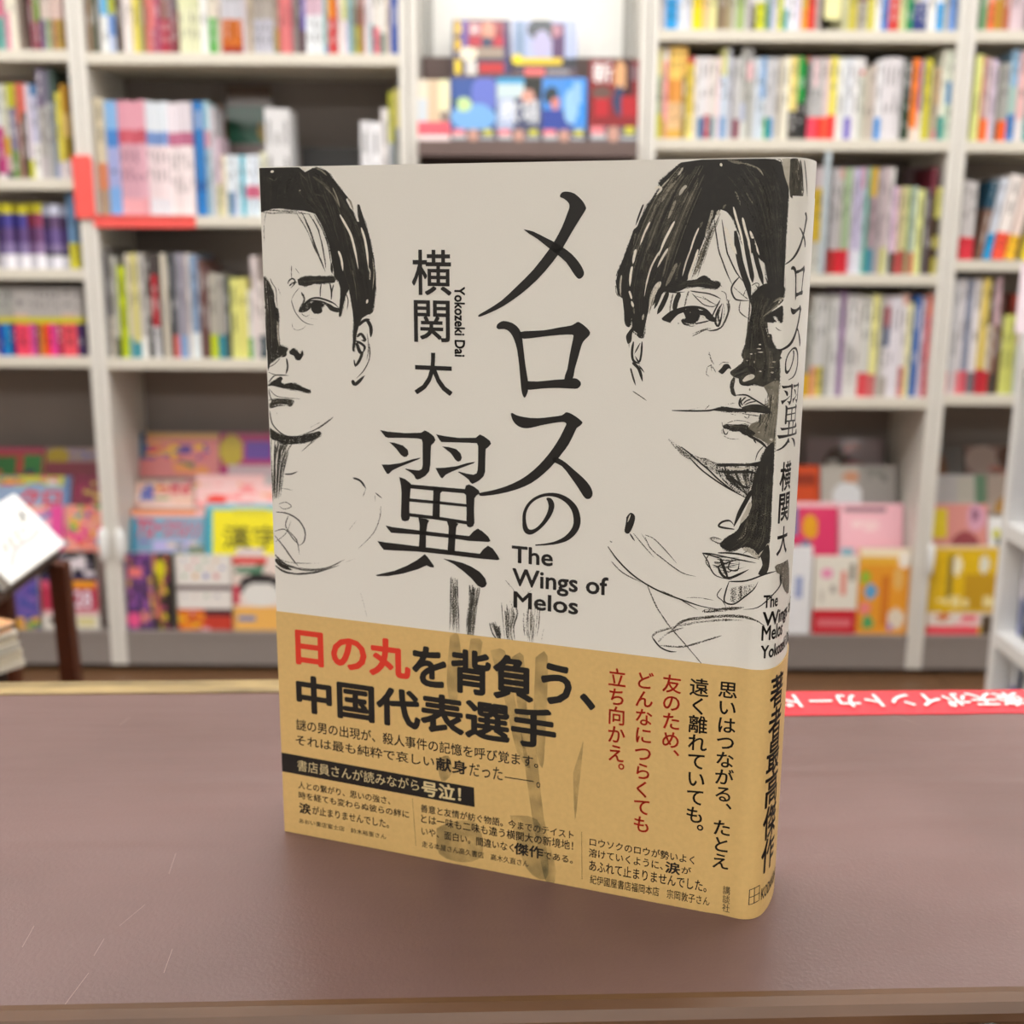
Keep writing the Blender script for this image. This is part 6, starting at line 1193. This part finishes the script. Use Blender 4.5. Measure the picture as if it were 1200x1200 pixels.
# knot and collar
S.fill(R7([(972,420),(1012,360),(1024,400),(1020,480),(1000,522),(962,520),(985,470)]), 1, .12)
S.fill(R7([(800,598),(860,585),(945,578),(930,612),(850,672),(800,655)]), .52, .25)
S.fill(R7([(1050,480),(1120,440),(1125,620),(1095,590),(1085,530),(1060,510)]), .8, .4)
S.hatch(R7([(700,420),(760,430),(900,440)]), R7([(740,525),(800,540),(880,500)]), 9, 1.5, .6, (0, .3), jit=4)
for P, w, d, t in (([(660,405),(720,412),(800,430),(900,450),(952,460)], 1.5, .85, .08), ([(660,405),(690,450),(710,500),(742,532),(820,552)], 1.5, .8, .1), ([(745,480),(765,522),(802,542),(862,520),(912,495)], 3.0, .85, .06), ([(758,435),(775,480),(800,545)], 3.6, .9, .04), ([(820,440),(800,490),(850,500),(860,450)], 1.6, .8, .1), ([(745,405),(850,410),(965,440)], 2.2, .7, .12), ([(740,480),(790,460),(850,440)], 2, .7, .1), ([(695,415),(680,455),(715,500)], 1.6, .6, .2), ([(700,330),(740,350),(790,360)], 1.4, .5, .3), ([(710,330),(760,330)], 1.1, .5, .3),
                   ([(805,560),(900,556),(1000,520),(1062,503)], 1.9, .9, .05), ([(805,560),(788,610),(780,668),(830,682),(890,642),(940,600),(962,560)], 1.8, .85, .08), ([(765,595),(740,635),(770,665),(790,700)], 1.2, .7, .15), ([(1090,520),(1080,580),(1030,642),(960,700),(880,712)], 1.3, .75, .12), ([(1110,450),(1085,500),(1080,570)], 2, .8, .15),
                   ([(150,370),(200,440),(270,512),(350,570),(450,622),(560,662),(660,695),(770,712)], 1.8, .82, .1), ([(168,450),(230,512),(330,565)], 1.2, .6, .2), ([(160,340),(175,350)], 1.5, .5, .3), ([(440,610),(530,652),(635,712)], 1.2, .65, .2), ([(575,648),(640,648),(725,662)], 1.1, .5, .3), ([(360,572),(415,700),(475,790),(520,845),(570,902),(672,1022)], 1.7, .55, .2), ([(500,820),(560,772),(700,752),(830,746),(930,762),(1000,802)], 3.6, .52, .25), ([(530,800),(640,780),(760,768),(880,770)], 3.2, .42, .3),
                   ([(388,862),(420,832),(520,802)], 3, .46, .3), ([(420,890),(470,840),(560,810)], 3, .42, .3), ([(390,862),(430,912),(480,937),(522,940)], 1.8, .75, .12), ([(430,905),(560,912),(700,872),(765,852)], 2.4, .52, .25), ([(660,722),(760,712),(885,700)], 5.5, .5, .2), ([(575,905),(620,960),(660,1010)], 1.2, .5, .25), ([(268,300),(296,342)], 1.8, .8, .1), ([(288,300),(340,362),(402,432)], 1.2, .55, .25), ([(352,308),(402,332),(462,392),(522,462)], 1.2, .6, .2), ([(350,318),(382,382),(450,440),(550,512),(625,532)], 1.3, .62, .2), ([(330,300),(370,360)], .9, .5, .3)):
    S.stroke(R7(P), w, d, t)
S.fill(R7([(250,212),(272,188),(296,205),(290,250),(264,300),(240,290),(246,250)]), 1.1, .02)
S.stroke(R7([(272,198),(256,240)]), 1.4, .8, .9)
S.build('portrait_drawing', 'charcoal portrait wrapping from the cover onto the spine')
print('LAYERS', Sheet.idx)
# pale panel on the spine behind the lettering, and the faint drawing on the band
u0 = cuv(924.6, 300)[0]; va, vb_ = cuv(930, 229.5)[1], cuv(912, 661)[1]
u1_ = cuv(943, 240)[0]+.020
bend('spine_panel', [(u0, vb_), (u1_, vb_), (u1_, va), (u0, va)], [(0, 1, 2, 3)], .000125, M_jk)
M_sh = bpy.data.materials.new('faint_band_print'); M_sh.use_nodes = True; q = M_sh.node_tree.nodes['Principled BSDF']
q.inputs['Base Color'].default_value = (*lin('6f6a48'), 1); q.inputs['Roughness'].default_value = .5
tcn = M_sh.node_tree.nodes.new('ShaderNodeTexCoord'); nn_ = M_sh.node_tree.nodes.new('ShaderNodeTexNoise'); nn_.inputs['Scale'].default_value = 160; nn_.inputs['Detail'].default_value = 4
mr_ = M_sh.node_tree.nodes.new('ShaderNodeMapRange'); mr_.inputs[1].default_value = .3; mr_.inputs[2].default_value = .8; mr_.inputs[3].default_value = .05; mr_.inputs[4].default_value = .55
M_sh.node_tree.links.new(tcn.outputs['Object'], nn_.inputs['Vector']); M_sh.node_tree.links.new(nn_.outputs['Fac'], mr_.inputs[0]); M_sh.node_tree.links.new(mr_.outputs[0], q.inputs['Alpha'])
k_ = 0
for P in ([(528,745),(538,744),(541,790),(532,830),(524,800)], [(552,748),(566,752),(556,790),(548,780)], [(575,762),(592,762),(600,800),(612,860),(622,900),(606,880),(592,820)], [(600,770),(614,768),(618,830),(628,870),(638,960),(652,1020),(642,1038),(628,980),(616,900)],
          [(628,770),(642,768),(640,850),(636,900),(626,860)], [(512,970),(532,962),(560,965),(566,1000),(545,1010),(515,1000)], [(598,955),(630,960),(642,1000),(640,1030),(616,1015)], [(512,890),(526,885),(530,905),(518,915)], [(672,905),(680,880),(684,870),(678,930),(674,960)]):
    Q = [cuv(*p) for p in catmull(P+[P[0]], 3)[:-1]]
    bend('faint_print', Q, fixup(polyfill(Q), Q), .00031+k_*1e-6, M_sh); k_ += 1
bpy.data.objects.remove(_to)
